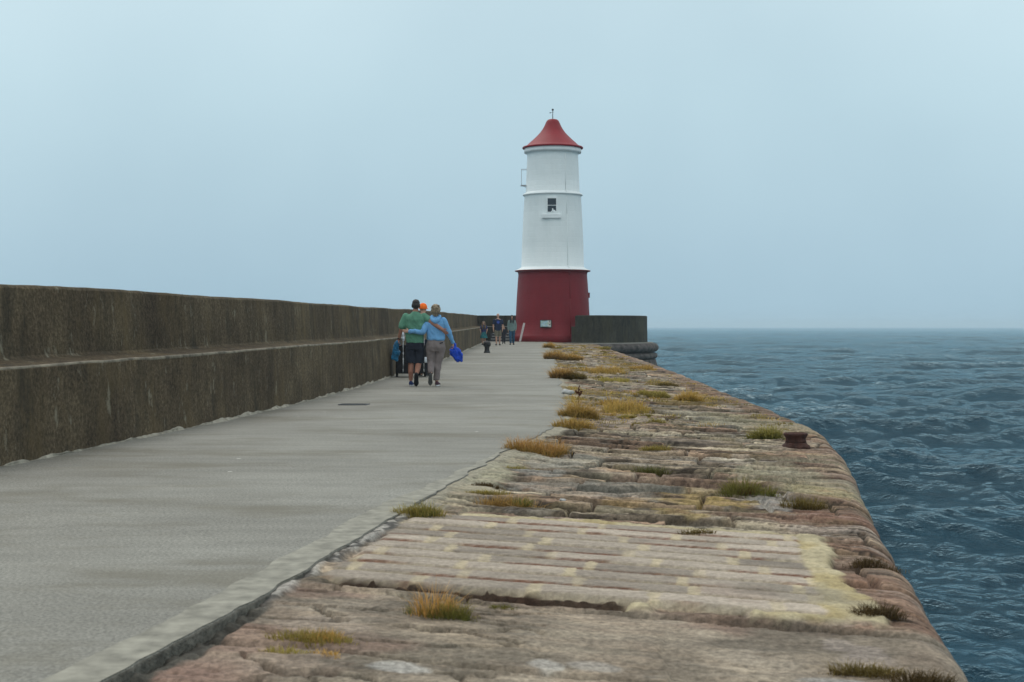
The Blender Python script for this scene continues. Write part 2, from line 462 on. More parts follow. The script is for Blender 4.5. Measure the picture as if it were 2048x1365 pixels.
# ------------------------------------------------------------------ sea
def grid_mesh(name, P, closed=False):
    nr, nc = P.shape[:2]
    me = bpy.data.meshes.new(name)
    idx = np.arange(nr * nc).reshape(nr, nc)
    q = np.stack([idx[:-1, :-1], idx[:-1, 1:], idx[1:, 1:], idx[1:, :-1]], -1).reshape(-1, 4)
    if closed:
        q2 = np.stack([idx[:-1, -1], idx[:-1, 0], idx[1:, 0], idx[1:, -1]], -1).reshape(-1, 4)
        q = np.concatenate([q, q2])
    me.vertices.add(nr * nc); me.vertices.foreach_set('co', P.reshape(-1).astype(np.float32))
    me.loops.add(q.size); me.loops.foreach_set('vertex_index', q.reshape(-1).astype(np.int32))
    me.polygons.add(len(q)); me.polygons.foreach_set('loop_start', (np.arange(len(q)) * 4).astype(np.int32))
    me.update(calc_edges=True)
    return me

def build_sea():
    ang = np.concatenate([np.arange(-180, -24, 6.0), np.arange(-24, 0, .5), np.arange(0, 26, .055), np.arange(26, 40, .5), np.arange(40, 180, 6.0)])
    rad = [10.0]
    while rad[-1] < 7000: rad.append(rad[-1] * (1.0040 if rad[-1] < 1500 else 1.02))
    rad = np.array(rad)
    A, Rr = np.meshgrid(np.radians(ang), rad)
    X = Rr * np.sin(A); Y = Rr * np.cos(A)
    Zs = np.zeros_like(X); DX = np.zeros_like(X); DY = np.zeros_like(X); J = np.zeros_like(X)
    g = np.random.default_rng(5)
    n = 110
    for i in range(n):
        lam = .5 * (14 / .5) ** g.random() if i < 96 else 14 * (3.0 ** g.random())
        k = 2 * math.pi / lam
        th = R(-97) + g.normal() * (.48 if lam < 5 else .30)          # travel direction
        amp = .0132 * lam ** .92 * (1 if lam < 11 else .62) * (.6 + .8 * g.random()) * .68
        ph = g.random() * 6.283
        kx, ky = k * math.cos(th), k * math.sin(th)
        # fade what the mesh cannot carry
        res = Rr * .0040
        f = np.clip(1.6 - res * 2.6 / lam, 0, 1)
        q = kx * X + ky * Y + ph
        c = np.cos(q); s = np.sin(q)
        grp = .55 + .9 * vnoise(X / (lam * 5) + i * 3.1, Y / (lam * 5) - i * 1.7, 40 + i)
        a = amp * f * grp
        Zs += a * c
        DX -= .7 * a * math.cos(th) * s; DY -= .7 * a * math.sin(th) * s
        J += a * k * c
    P = np.stack([X + DX, Y + DY, SEA + Zs], -1)
    me = grid_mesh('sea', P, True)
    # foam near the sharpest crests, in patches
    patch = sstep(.52, .68, fbm(X / 14, Y / 22, 3, 77))
    foam = np.clip(.8 * sstep(.22, .6, J) * (.25 + .75 * patch) + .20 * patch * sstep(.1, .6, J), 0, 1)
    a = me.attributes.new('foam', 'FLOAT', 'POINT'); a.data.foreach_set('value', foam.reshape(-1).astype(np.float32))
    # seabed-deep disc under the pier closes the middle
    o = link('sea', me, M['water']); tag(o, kind='structure')
    return o
build_sea()

# haze: one closed box of thin even air
bm = bmesh.new(); bx(bm, (0, 0, (SEA - 2.6 + 17) / 2), (14400, 14400, 17 - (SEA - 2.6)))
hz = obj('haze', bm, None, None, False)
hm = bpy.data.materials.new('haze_air'); hm.use_nodes = True
ht = hm.node_tree; ht.nodes.remove(ht.nodes['Principled BSDF'])
pv = ht.nodes.new('ShaderNodeVolumePrincipled')
pv.inputs['Color'].default_value = (.74, .88, .96, 1); pv.inputs['Density'].default_value = .00033; pv.inputs['Anisotropy'].default_value = .0
ht.links.new(pv.outputs[0], ht.nodes['Material Output'].inputs['Volume'])
hz.data.materials.append(hm); hz['kind'] = 'stuff'; hz['label'] = 'thin sea haze that hides the horizon'

# ------------------------------------------------------------------ walkway
def build_walkway():
    ys = np.concatenate([np.arange(-6, 16, .05), np.arange(16, 30, .12), np.arange(30, 94.01, .4)])
    nc = 60
    L = pl(WALL, ys) - .4; Rt = pl(EDGE, ys)
    jag = (fbm(ys * 2.2, ys * 0 + 3, 4, 8) - .5) * (.035 + .06 * sstep(8, 14, ys)) + (fbm(ys * .9, ys * 0 + 9, 3, 18) - .5) * .16 * sstep(14, 19, ys)
    Rt = Rt + jag + (fbm(ys * 7, ys * 0 + 3, 3, 28) - .5) * .035
    tt = np.linspace(0, 1, nc)
    X = L[:, None] + (Rt - L)[:, None] * tt
    Y = np.repeat(ys[:, None], nc, 1)
    Z = np.repeat(deck(ys)[:, None], nc, 1) + (fbm(X * .7, Y * .7, 3, 3) - .5) * .012
    side = np.stack([Rt + .004, ys, deck(ys) - .01], -1)[:, None, :]
    side2 = np.stack([Rt + .006, ys, deck(ys) - .16], -1)[:, None, :]
    P = np.concatenate([np.stack([X, Y, Z], -1), side, side2], 1)
    o = link('walkway', grid_mesh('walkway', P), M['walk']); tag(o, kind='structure')
    o.data.materials.append(M['grime'])
    nq = P.shape[1] - 1
    mi = np.zeros(len(o.data.polygons), np.int32); mi[np.arange(len(mi)) % nq >= nq - 2] = 1
    o.data.polygons.foreach_set('material_index', mi)
    # smooth-trowelled margin along the seaward edge
    ys2 = np.arange(-6, 15.0, .06)
    wd = .165 * (1 - sstep(9.5, 14.5, ys2)) + .05
    R2 = np.interp(ys2, ys, Rt)
    wv = (fbm(ys2 * 1.2, ys2 * 0, 5, 31) - .5) * .09
    tt = np.linspace(0, 1, 8)
    X = (R2 - wd + wv)[:, None] + (wd - wv - .004)[:, None] * tt
    Y = np.repeat(ys2[:, None], 8, 1)
    Z = (fbm(X * .7, Y * .7, 3, 3) - .5) * .012 + .006
    o = link('walkway_margin', grid_mesh('walkway_margin', np.stack([X, Y, Z], -1)), M['margin']); tag(o, kind='structure')
build_walkway()

# ------------------------------------------------------------------ stone quay apron
def build_apron():
    ys = [-1.0]
    while ys[-1] < 92:
        y = ys[-1]
        ys.append(y + (.02 if y < 4.5 else .016 if y < 11 else .016 + (y - 11) * .0016))
    ys = np.array(ys)
    nt_ = 250
    tt = np.linspace(0, 1, nt_)
    L = pl(EDGE, ys) - .06
    Rr = pl(SEAE, ys) + (fbm(ys * 1.1, ys * 0 + 5, 4, 61) - .5) * .08 + .03
    X = L[:, None] + (Rr - L)[:, None] * tt
    Y = np.repeat(ys[:, None], nt_, 1)
    U = X - pl(EDGE, Y)
    W = (Rr - pl(EDGE, ys))[:, None]
    E = W - U                                   # distance to the sea edge
    slope = np.interp(Y, [0, 16, 24, 92], [.22, .2, .08, .05])
    V = Y + slope * X
    Vw = V + (fbm(U * .9, V * .8, 3, 1) - .5) * .30 + (fbm(U * 4, V * 4, 3, 2) - .5) * .07
    Uw = U + (fbm(U * 1.3 + 40, V * 1.1, 3, 3) - .5) * .25
    g = np.random.default_rng(3)
    vb = [-3.0]
    while vb[-1] < 96:
        v = vb[-1]
        vb.append(v + (1.25 if 3.0 < v < 6 else .30 + .42 * g.random()))
    vb = np.array(vb)
    ri = np.clip(np.searchsorted(vb, Vw) - 1, 0, len(vb) - 2)
    dv = np.minimum(Vw - vb[ri], vb[ri + 1] - Vw)
    du = np.full_like(dv, 9.0)
    sid = np.zeros(dv.shape, int); su = np.zeros_like(dv); sv = Vw - (vb[ri] + vb[ri + 1]) / 2
    for r in range(len(vb) - 1):
        m = ri == r
        if not m.any(): continue
        b = [-2.0 + g.random()]
        while b[-1] < 9: b.append(b[-1] + (1.4 + g.random() if 3 < vb[r] < 6 else .45 + 1.15 * g.random()))
        b = np.array(b)
        u = Uw[m]
        k = np.clip(np.searchsorted(b, u) - 1, 0, len(b) - 2)
        du[m] = np.minimum(u - b[k], b[k + 1] - u)
        su[m] = u - (b[k] + b[k + 1]) / 2
        sid[m] = r * 40 + k
    ns = len(vb) * 40 + 40
    rs = lambda: g.random(ns)
    off = (rs() - .5) * .030; tu = (rs() - .5) * .02; tv = (rs() - .5) * .09
    pal = np.array([(.262, .188, .135), (.285, .232, .178), (.275, .228, .168), (.205, .168, .135), (.275, .195, .145), (.315, .27, .205), (.228, .158, .115), (.26, .232, .188)]) * 1.03
    pid = g.integers(0, len(pal), ns); br = .82 + .36 * rs()
    du = np.where((V > 2.9) & (V < 6.96), 9.0, du)
    d = np.minimum(dv, du * 1.7)
    gn = fbm(U * 1.6, V * 1.6, 3, 21)
    fill = sstep(.46, .66, fbm(U * .7 + 9, V * .5, 3, 22))          # joints packed flush
    gap = .016 + .07 * np.clip(gn - .35, 0, 1)
    dep = (.045 + .085 * fbm(U * .9 + 3, V * .9, 2, 23)) * (1 - .8 * fill)
    prof = 1 - sstep(gap * .5, gap + .022, d)
    lift = (.003 + .030 * rs() ** 1.6)[sid] * np.clip(sstep(6.7, 7.1, V), .25, 1)
    hw_ = (vb[ri + 1] - vb[ri]) / 2
    H = off[sid] + tu[sid] * su + tv[sid] * sv * .4 - lift * sv / hw_ - dep * prof
    # bedding planes weathered into low ledges
    st = fbm(U * .5 + 7, V * 2.6, 4, 33) * 9.0
    stair = np.floor(st) + sstep(.90, 1.0, st - np.floor(st)) - 1
    flat = np.clip(1 - sstep(4.0, 6.4, Y + 0 * X) + sstep(6.6, 7.0, V), 0, 1)
    H += (stair - 4) * .010 * (.15 + .85 * flat)
    H += (fbm(U * 2, V * 8, 4, 35) - .5) * .022 * (.35 + .65 * flat) + (fbm(U * 12, V * 22, 3, 36) - .5) * .010 * (.5 + .5 * flat) + (fbm(U * 5, V * 8, 3, 37) - .5) * .020 * (.3 + .7 * flat)
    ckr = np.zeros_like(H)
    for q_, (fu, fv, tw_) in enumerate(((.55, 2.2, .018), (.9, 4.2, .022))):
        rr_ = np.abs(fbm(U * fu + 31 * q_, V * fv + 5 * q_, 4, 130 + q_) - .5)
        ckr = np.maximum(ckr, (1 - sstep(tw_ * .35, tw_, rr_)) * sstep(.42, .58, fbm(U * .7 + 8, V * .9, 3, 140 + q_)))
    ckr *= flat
    # thin beds peeling away inside the blocks
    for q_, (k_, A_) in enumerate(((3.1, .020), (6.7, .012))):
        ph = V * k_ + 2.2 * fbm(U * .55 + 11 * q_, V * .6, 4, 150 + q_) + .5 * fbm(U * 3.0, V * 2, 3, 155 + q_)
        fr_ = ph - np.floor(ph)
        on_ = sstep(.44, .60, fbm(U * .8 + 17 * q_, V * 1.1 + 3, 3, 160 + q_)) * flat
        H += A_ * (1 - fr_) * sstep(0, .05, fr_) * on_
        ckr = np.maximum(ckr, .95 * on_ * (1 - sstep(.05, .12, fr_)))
    H -= .018 * ckr
    C = pal[pid[sid]] * br[sid][..., None]
    n1 = fbm(U * 1.1, V * 2.2, 4, 50); n2 = fbm(U * 3.1, V * 7, 4, 51)
    C = C * (.78 + .44 * n2)[..., None]
    ly = fbm(U * 1.2 + 60, V * 9, 5, 57); ly2 = fbm(U * 5 + 30, V * 16, 4, 62); ly3 = fbm(U * 3.5 + 70, V * 2.5, 4, 64)
    C = C * np.clip(1 + 3.2 * (ly - .5) + 1.8 * (ly2 - .5) + 1.4 * (ly3 - .5), .36, 1.75)[..., None]
    def blend(mask, col):
        nonlocal C
        C = C * (1 - mask[..., None]) + np.array(col) * mask[..., None]
    # seaward blocks are the redder stone
    blend(.6 * sstep(1.15, .35, E + (n1 - .5) * .8), (.27, .165, .12))
    # pale grey-green crustose lichen and yellow lichen
    blend(.30 * sstep(.54, .70, fbm(U * .8 + 20, V * 1.5, 5, 52)), (.335, .325, .245))
    blend(.22 * sstep(.58, .70, fbm(U * 1.3 - 20, V * 3.0, 5, 53)) * sstep(8, 10, V), (.40, .33, .17))
    blend(.55 * sstep(.58, .68, fbm(U * 1.7 + 50, V * 2.6, 5, 54)), (.12, .10, .085))
    blend(.30 * sstep(.62, .70, fbm(U * 2.2 + 90, V * 3.6, 4, 56)), (.45, .44, .42))
    blend(.92 * ckr, (.036, .028, .023))  # dark cracks; ledge faces get painted shade in the same colour
    # dirt in the joints, plus painted shade on the stone faces beside them
    soil_shade = (1 - sstep(gap * .6, gap + .018, d)) * (1 - .6 * fill)
    blend(.92 * soil_shade, (.042, .032, .024))
    blend(.75 * (1 - sstep(gap * .5, gap + .03, d)) * fill * sstep(.45, .6, n1), (.36, .32, .24))

    H *= .32 + .68 * sstep(.08, .55, E)
    # ---- near slab: broad, fairly smooth concrete-like stone
    ns_ = sstep(6.95, 6.75, V + (n1 - .5) * .25)
    base = np.array([.30, .26, .21]) * (.35 + 1.3 * fbm(U * 2.6, V * 2.4, 6, 58))[..., None]
    C = C * (1 - .75 * ns_[..., None]) + base * .75 * ns_[..., None]
    pinkm = ns_ * sstep(.52, .66, fbm(U * .9 + 5, V * 1.6, 4, 59)) * .55
    blend(.95 * pinkm, (.27, .17, .135))
    darkm = ns_ * sstep(.48, .62, fbm(U * 1.2 + 15, V * 2.0, 5, 60)) * .6
    blend(darkm, (.15, .13, .105))
    redc = ns_ * sstep(.62, .2, U) * sstep(5.6, 5.0, V) * .55
    blend(redc, (.30, .17, .14))
    # broken, cracked pieces along its inner side
    ck = np.abs(fbm(U * 1.5 + 3, V * 3.4 + 11, 4, 63) - .5)
    ckm = ns_ * (1 - sstep(.008, .032, ck)) * sstep(1.6, .85, U) * sstep(.05, .2, U)
    H -= .06 * ckm; blend(.85 * ckm, (.06, .05, .042))

    # ---- setts patch
    pv0, pv1, pu0, pu1 = 6.98, 9.56, .09, 2.66
    nz = (fbm(U * 5, V * 5, 3, 70) - .5) * .06
    pm = sstep(pv0 - .012, pv0 + .012, V + nz * .25) * sstep(pv1 + .05, pv1 - .05, V + nz * 1.5) * sstep(pu0 - .05, pu0 + .05, U + nz) * sstep(pu1 + .03, pu1 - .03, U + nz)
    rw = (pv1 - pv0) / 10
    rr = (V + (fbm(U * .8, V * .4, 2, 71) - .5) * .05 - pv0) / rw
    rk = np.floor(rr); rf = rr - rk
    uu = (U + .31 * (rk % 2) + .13 * np.sin(rk * 2.3)) / .60
    uk = np.floor(uu); uf = uu - uk
    edge_v = np.minimum(rf, 1 - rf) * rw; edge_u = np.minimum(uf, 1 - uf) * .60
    crown = .007 * (1 - (2 * rf - 1) ** 4) - .034 * (1 - sstep(.010, .030, edge_v))
    hs = _h(rk + 500, uk + 300, 9)
    H2 = .016 + crown + (hs - .5) * .008 + (fbm(U * 8, V * 12, 3, 72) - .5) * .006
    cs = np.array([.40, .35, .30]) * (.70 + .6 * hs)[..., None]
    cs = cs * (.84 + .32 * fbm(U * 2.5, V * 10, 4, 73))[..., None]
    jr = (1 - sstep(.022, .05, edge_v + (fbm(U * 6, V * 9, 3, 78) - .5) * .03)) * sstep(.46, .56, fbm(U * 1.6, rk * 7.7, 3, 74))
    cs = cs * (1 - .8 * jr[..., None]) + np.array([.17, .06, .03]) * .9 * jr[..., None]
    jp = (1 - sstep(.016, .04, edge_v)) * (1 - sstep(.50, .60, fbm(U * 1.6, rk * 7.7, 3, 74)))
    cs = cs * (1 - .6 * jp[..., None]) + np.array([.42, .36, .25]) * .7 * jp[..., None]
    mo = (1 - sstep(.024, .040, edge_u + (fbm(U * 14, V * 14, 2, 75) - .5) * .03)) * (.45 + .55 * _h(rk + 77, uk + np.round(uf) + 11, 4))
    H2 = H2 * (1 - mo) + .020 * mo
    cs = cs * (1 - .8 * mo[..., None]) + np.array([.54, .465, .32]) * .85 * mo[..., None]
    H = H * (1 - pm) + H2 * pm
    C = C * (1 - pm[..., None]) + cs * pm[..., None]
    # cream mortar border: seaward side, far side, and bits in front
    wn = fbm(U * 3.2, V * 3.2, 4, 80)
    bw = .04 + .20 * wn + .13 * sstep(7.9, 7.2, V)
    mb = sstep(pu1 - .07, pu1 - .02, U + nz) * sstep(pu1 + bw + .02, pu1 + bw - .03, U + nz) * sstep(pv0 - .12, pv0 - .05, V + nz) * sstep(pv1 + .12, pv1 + .04, V + nz)
    mb = np.maximum(mb, sstep(pv1 - .05, pv1, V + nz) * sstep(pv1 + .20, pv1 + .12, V + nz * 2.5 + .10 * wn) * sstep(.3, .45, U) * sstep(2.9, 2.7, U))
    mb = np.maximum(mb, sstep(pv0 - .16, pv0 - .11, V + nz * 1.2) * sstep(pv0 - .0, pv0 - .04, V + nz) * sstep(1.5, 1.7, U) * sstep(2.8, 2.65, U) * sstep(.45, .55, fbm(U * 2.0, V * 0 + 4, 3, 81)))
    H = H * (1 - mb) + (.024 + (fbm(U * 11, V * 11, 4, 82) - .5) * .03) * mb
    cm = np.array([.52, .46, .31]) * (.72 + .55 * fbm(U * 6, V * 6, 4, 83))[..., None]
    yl = sstep(.48, .62, fbm(U * 2.4, V * 2.4, 3, 84))[..., None]
    cm = cm * (1 - .45 * yl) + np.array([.40, .30, .10]) * .45 * yl
    C = C * (1 - mb[..., None]) + cm * mb[..., None]
    # undercut along the front of the setts, its shadow painted in dark brown
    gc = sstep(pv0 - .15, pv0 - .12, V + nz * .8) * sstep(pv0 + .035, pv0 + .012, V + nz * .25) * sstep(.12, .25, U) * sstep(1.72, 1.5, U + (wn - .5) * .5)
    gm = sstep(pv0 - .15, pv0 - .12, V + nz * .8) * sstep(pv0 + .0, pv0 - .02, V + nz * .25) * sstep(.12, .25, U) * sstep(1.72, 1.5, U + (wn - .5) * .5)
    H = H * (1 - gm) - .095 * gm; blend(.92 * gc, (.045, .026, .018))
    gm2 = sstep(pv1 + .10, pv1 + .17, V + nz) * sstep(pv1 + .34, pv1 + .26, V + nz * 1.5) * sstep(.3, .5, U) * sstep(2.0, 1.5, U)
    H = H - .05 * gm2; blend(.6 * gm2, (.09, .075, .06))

    # individual marks: (photo column, row, half width, half height, colour, strength)
    for px, py, hw, hh, col, k in [
        (800, 1337, 55, 12, (.50, .50, .49), .8), (1093, 1331, 32, 12, (.50, .50, .49), .7), (1190, 1332, 55, 9, (.47, .46, .45), .55),
        (1545, 1004, 62, 14, (.46, .46, .45), .75), (1735, 1315, 60, 40, (.40, .35, .33), .6), (1700, 1362, 90, 12, (.46, .47, .48), .7),
        (1590, 962, 130, 26, (.37, .36, .26), .7), (1520, 850, 130, 17, (.38, .36, .25), .65), (1640, 985, 90, 16, (.36, .32, .17), .6),
        (1410, 1002, 90, 8, (.45, .34, .13), .75), (1360, 1022, 50, 12, (.44, .34, .15), .7), (1250, 1003, 40, 8, (.40, .27, .12), .6),
        (1390, 980, 60, 10, (.42, .32, .15), .5), (1180, 975, 160, 14, (.33, .325, .29), .6), (1100, 915, 110, 14, (.33, .33, .295), .65), (1080, 945, 50, 10, (.36, .36, .34), .7),
        (960, 945, 60, 22, (.40, .39, .28), .7), (1350, 960, 120, 14, (.27, .185, .145), .6), (1690, 1035, 110, 10, (.26, .145, .11), .7),
        (1500, 1030, 150, 8, (.26, .155, .12), .55), (1790, 1200, 60, 60, (.27, .16, .115), .6), (1480, 1195, 80, 22, (.20, .13, .11), .45),
        (1600, 1200, 110, 20, (.15, .14, .115), .5), (1180, 820, 110, 30, (.30, .24, .215), .4), (640, 1255, 90, 18, (.36, .30, .255), .6), (600, 1330, 90, 22, (.30, .23, .19), .5)]:
        p = at(px, py, True)
        a = hw * p.y / F; b = hh * p.y * p.y / F / (CH - p.z)
        q = ((X - p.x) / a) ** 2 + ((Y + .2 * (X - p.x) - p.y) / b) ** 2
        mk = .72 * k * sstep(1.25, .55, q + (fbm(U * 5, V * 9, 4, int(px)) - .5) * 2.2)
        blend(mk, col)
    # inner edge: trench beside the walkway slab, then pebbly mortar, then flush
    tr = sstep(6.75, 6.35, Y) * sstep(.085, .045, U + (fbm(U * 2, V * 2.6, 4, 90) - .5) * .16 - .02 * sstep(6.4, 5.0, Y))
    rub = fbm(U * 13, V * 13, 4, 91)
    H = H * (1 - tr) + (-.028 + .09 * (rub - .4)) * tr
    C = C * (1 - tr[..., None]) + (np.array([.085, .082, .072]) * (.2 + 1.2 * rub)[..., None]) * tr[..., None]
    mm = sstep(6.35, 6.6, Y) * sstep(11.5, 9.6, Y) * sstep(.09, .04, U + (fbm(U * 3, V * 3, 3, 92) - .5) * .12)
    peb = fbm(U * 13, V * 9, 3, 93)
    H = H * (1 - mm) + (.024 + .04 * (peb - .5)) * mm
    cp = np.where((peb > .47)[..., None], np.array([.44, .43, .41]), np.array([.10, .10, .10]))
    C = C * (1 - .85 * mm[..., None]) + cp * .85 * mm[..., None]
    lm = sstep(9.6, 11, Y) * sstep(16.5, 14, Y) * sstep(.42, .2, U + (n1 - .5) * .4)
    H = H * (1 - .8 * lm) + .02 * lm; blend(.6 * lm, (.37, .355, .27))
    lm = sstep(15.5, 16.3, Y) * sstep(40, 30, Y) * sstep(.24, .10, U + (fbm(U * 3, V * 1.3, 3, 95) - .5) * .35)
    H = H * (1 - lm) + .015 * lm; blend(.8 * lm, (.38, .36, .29))
    fl = sstep(9.6, 11, Y) * sstep(.13, .05, U + (fbm(U * 4, V * 3, 3, 96) - .5) * .08)
    H = H * (1 - fl) + .028 * fl; blend(.6 * fl, (.34, .32, .26))
    # far stretch: peaty matter between the stones
    far = sstep(19, 27, Y) * sstep(.50, .62, fbm(U * .9, V * .35, 4, 97)) * sstep(3.4, 2.2, U)
    blend(.75 * far, (.20, .145, .055))

    # rounded, worn nose of the coping
    e = np.clip(E, 0, 5)
    rad = .17 + .10 * vnoise(Y * .9, Y * 0, 98)
    nose = np.where(e < rad, rad - np.sqrt(np.maximum(0, rad ** 2 - (rad - e) ** 2)), 0) * .8
    Z = apron_z(X, Y) + H - nose
    # never poke above the walkway slab along its edge
    Z = np.where(U < .02, np.minimum(Z, deck(Y) - .006), Z)
    rows = [np.stack([X, Y, Z], -1)]
    C = np.concatenate([C, (1 - .42 * np.maximum(pm, mb))[..., None]], -1)
    cols = [C]
    zl = Z[:, -1]
    for k, dz in enumerate((.12, .3, .55, .9, 1.4, 2.2, 3.2, 4.9)):
        jx = (fbm(ys * 2, ys * 0 + dz * 3, 3, 99) - .5) * .12 + dz * .05
        z = np.minimum(zl - .03, zl * .3 - dz)
        rows.append(np.stack([Rr + jx * .6, ys, z], -1)[:, None, :])
        cf = np.array([.21, .14, .105]) * (.6 + .8 * fbm(ys * 3, ys * 0 + dz * 4, 3, 100))[:, None]
        cols.append(np.concatenate([cf, np.ones((len(ys), 1))], -1)[:, None, :])
    P = np.concatenate(rows, 1); CC = np.concatenate(cols, 1)
    me = grid_mesh('quay_stones', P)
    a = me.attributes.new('Col', 'FLOAT_COLOR', 'POINT')
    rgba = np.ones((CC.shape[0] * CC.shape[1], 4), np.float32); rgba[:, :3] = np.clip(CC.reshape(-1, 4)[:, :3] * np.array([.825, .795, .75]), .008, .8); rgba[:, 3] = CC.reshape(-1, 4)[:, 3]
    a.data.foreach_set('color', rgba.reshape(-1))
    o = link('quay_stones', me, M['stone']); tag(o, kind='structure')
    return ys, X, Z
AY, AX, AZ = build_apron()
def apron_h(x, y):
    i = int(np.clip(np.searchsorted(AY, y), 0, len(AY) - 1))
    return float(np.interp(x, AX[i], AZ[i]))
def on_apron(px, py):
    p = at(px, py, True)
    for _ in range(6):
        z = apron_h(p.x, p.y)
        y = (CH - z) * F / (py - HZ); y = .5 * y + .5 * p.y
        p = Vector(((px - 1024) * y / F, y, z))
    return p

# ------------------------------------------------------------------ parapet along the landward side
def sweep_wall(name, path, prof_fn, mat, parent, seg=.25, jitter=.018, seed=0):
    """path: list of (x, y); prof_fn(y, s) -> list of (offset to the left of travel, z)"""
    pts = np.array(path, float)
    d = np.r_[0, np.cumsum(np.hypot(*np.diff(pts, axis=0).T))]
    s = np.arange(0, d[-1], seg); s = np.r_[s, d[-1]]
    x = np.interp(s, d, pts[:, 0]); y = np.interp(s, d, pts[:, 1])
    k = max(1, int(1.2 / seg))
    ker = np.ones(2 * k + 1) / (2 * k + 1)
    xs = np.convolve(np.pad(x, k, mode='reflect', reflect_type='odd'), ker, 'valid'); ys = np.convolve(np.pad(y, k, mode='reflect', reflect_type='odd'), ker, 'valid')
    tx = np.gradient(xs); ty = np.gradient(ys); L = np.hypot(tx, ty); nx, ny = -ty / L, tx / L
    rows = []
    for i in range(len(s)):
        pr = prof_fn(ys[i], s[i])
        rows.append([(xs[i] + nx[i] * o, ys[i] + ny[i] * o, z) for o, z in pr])
    P = np.array(rows)
    jz = fbm(s[:, None] * 1.1 + 0 * P[..., 0], P[..., 2] * 2.5, 4, seed + 3) - .5
    P[..., 0] += nx[:, None] * jz * jitter * 2; P[..., 1] += ny[:, None] * jz * jitter * 2
    me = grid_mesh(name, P)
    o = link(name, me, mat, parent)
    for pol in me.polygons: pol.use_smooth = False
    return o, s, xs, ys, nx, ny

def lin(a, b, n):
    return [(a[0] + (b[0] - a[0]) * i / n, a[1] + (b[1] - a[1]) * i / n) for i in range(n + 1)]
def parapet_prof(y, s):
    g = float(deck(y))
    led = g + np.interp(y, [0, 12, 24, 36, 90], [.86, .868, .93, .93, .95])
    top = g + np.interp(y, [0, 12, 20, 36, 50, 90], [1.65, 1.66, 1.68, 1.705, 1.70, 1.68])
    top += .006 * math.sin(s * .9) + .022 * (vnoise(np.array(s * .22), np.array(2.0), 4) - .5) + .008 * (vnoise(np.array(s * 3.1), np.array(2.0), 4) - .5)
    led += .01 * (vnoise(np.array(s * 1.6), np.array(7.0), 4) - .5)
    p = lin((0, g - .12), (.03, led - .02), 8) + [(.045, led)] + lin((.1, led + .008), (.47, led + .045), 4) + [(.50, led + .075)]
    p += lin((.505, led + .12), (.54, top - .03), 7) + [(.56, top - .005)] + lin((.62, top + .006), (1.12, top - .01), 4) + [(1.16, top - .04)] + lin((1.17, top - .2), (1.35, -4.9), 6)
    return p
wall = thing('parapet_wall', 'long dark stained concrete wall with a stepped ledge along the left of the walkway', 'wall', (0, 0, 0))
wp = [(x, y) for y, x in WALL if y <= 92.9] + [(-1.75, 94)]
_, ws, wx, wy, wnx, wny = sweep_wall('wall_body', wp, parapet_prof, M['wall'], wall)

def ribbon(name, x, y, nx, ny, s, mat, parent):
    """irregular lime fillet along the foot of the wall"""
    g = np.random.default_rng(8)
    ss = np.arange(6, s[-1] - 1, .05)
    X = np.interp(ss, s, x); Y = np.interp(ss, s, y); NX = np.interp(ss, s, nx); NY = np.interp(ss, s, ny)
    on = .25 + .75 * sstep(.28, .5, fbm(ss * 1.0, ss * 0 + 2, 4, 6))
    hgt = np.maximum(.004, (.085 * fbm(ss * 3.1, ss * 0, 5, 2) - .008) * on)
    wid = np.maximum(.004, (.075 * fbm(ss * 2.3, ss * 0 + 5, 4, 3) - .01) * on)
    z0 = deck(Y)
    rows = []
    for off, zz in ((.05, hgt * 1.0), (.004, hgt), (-.014, hgt * .86), (-.5 * wid, hgt * .45), (-wid, hgt * .05), (-wid - .004, hgt * 0 - .03)):
        rows.append(np.stack([X + NX * off, Y + NY * off, z0 + zz + (fbm(ss * 9, ss * 0 + 3, 3, 12) - .5) * .012], -1)[:, None, :])
    return link(name, grid_mesh(name, np.concatenate(rows, 1)), mat, parent)
ribbon('mortar_fillet', wx, wy, wnx, wny, ws, M['lime'], wall)
# thin pale worn lip on the ledge
def lip():
    ss = np.arange(4, ws[-1] - 1, .1)
    X = np.interp(ss, ws, wx); Y = np.interp(ss, ws, wy); NX = np.interp(ss, ws, wnx); NY = np.interp(ss, ws, wny)
    led = np.array([float(deck(a)) + np.interp(a, [0, 12, 24, 36, 90], [.85, .865, .93, .93, .95]) + .01 * (vnoise(np.array(b * 1.6), np.array(7.0), 4) - .5) for a, b in zip(Y, ss)])
    w_ = .004 + .016 * fbm(ss * 1.6, ss * 0, 4, 14)
    rows = [np.stack([X + NX * o, Y + NY * o, led + z], -1)[:, None, :] for o, z in ((.034, -.022), (.030, -.008), (.034, .008), (.045, .012))]
    rows.append(np.stack([X + NX * (.05 + w_), Y + NY * (.05 + w_), led + .014], -1)[:, None, :])
    rows.append(np.stack([X + NX * (.055 + w_), Y + NY * (.055 + w_), led - .03], -1)[:, None, :])
    link('ledge_lip', grid_mesh('ledge_lip', np.concatenate(rows, 1)), simple('worn_ledge_edge', (.185, .162, .122), .9, .6, 5, .5, .01), wall)
lip()

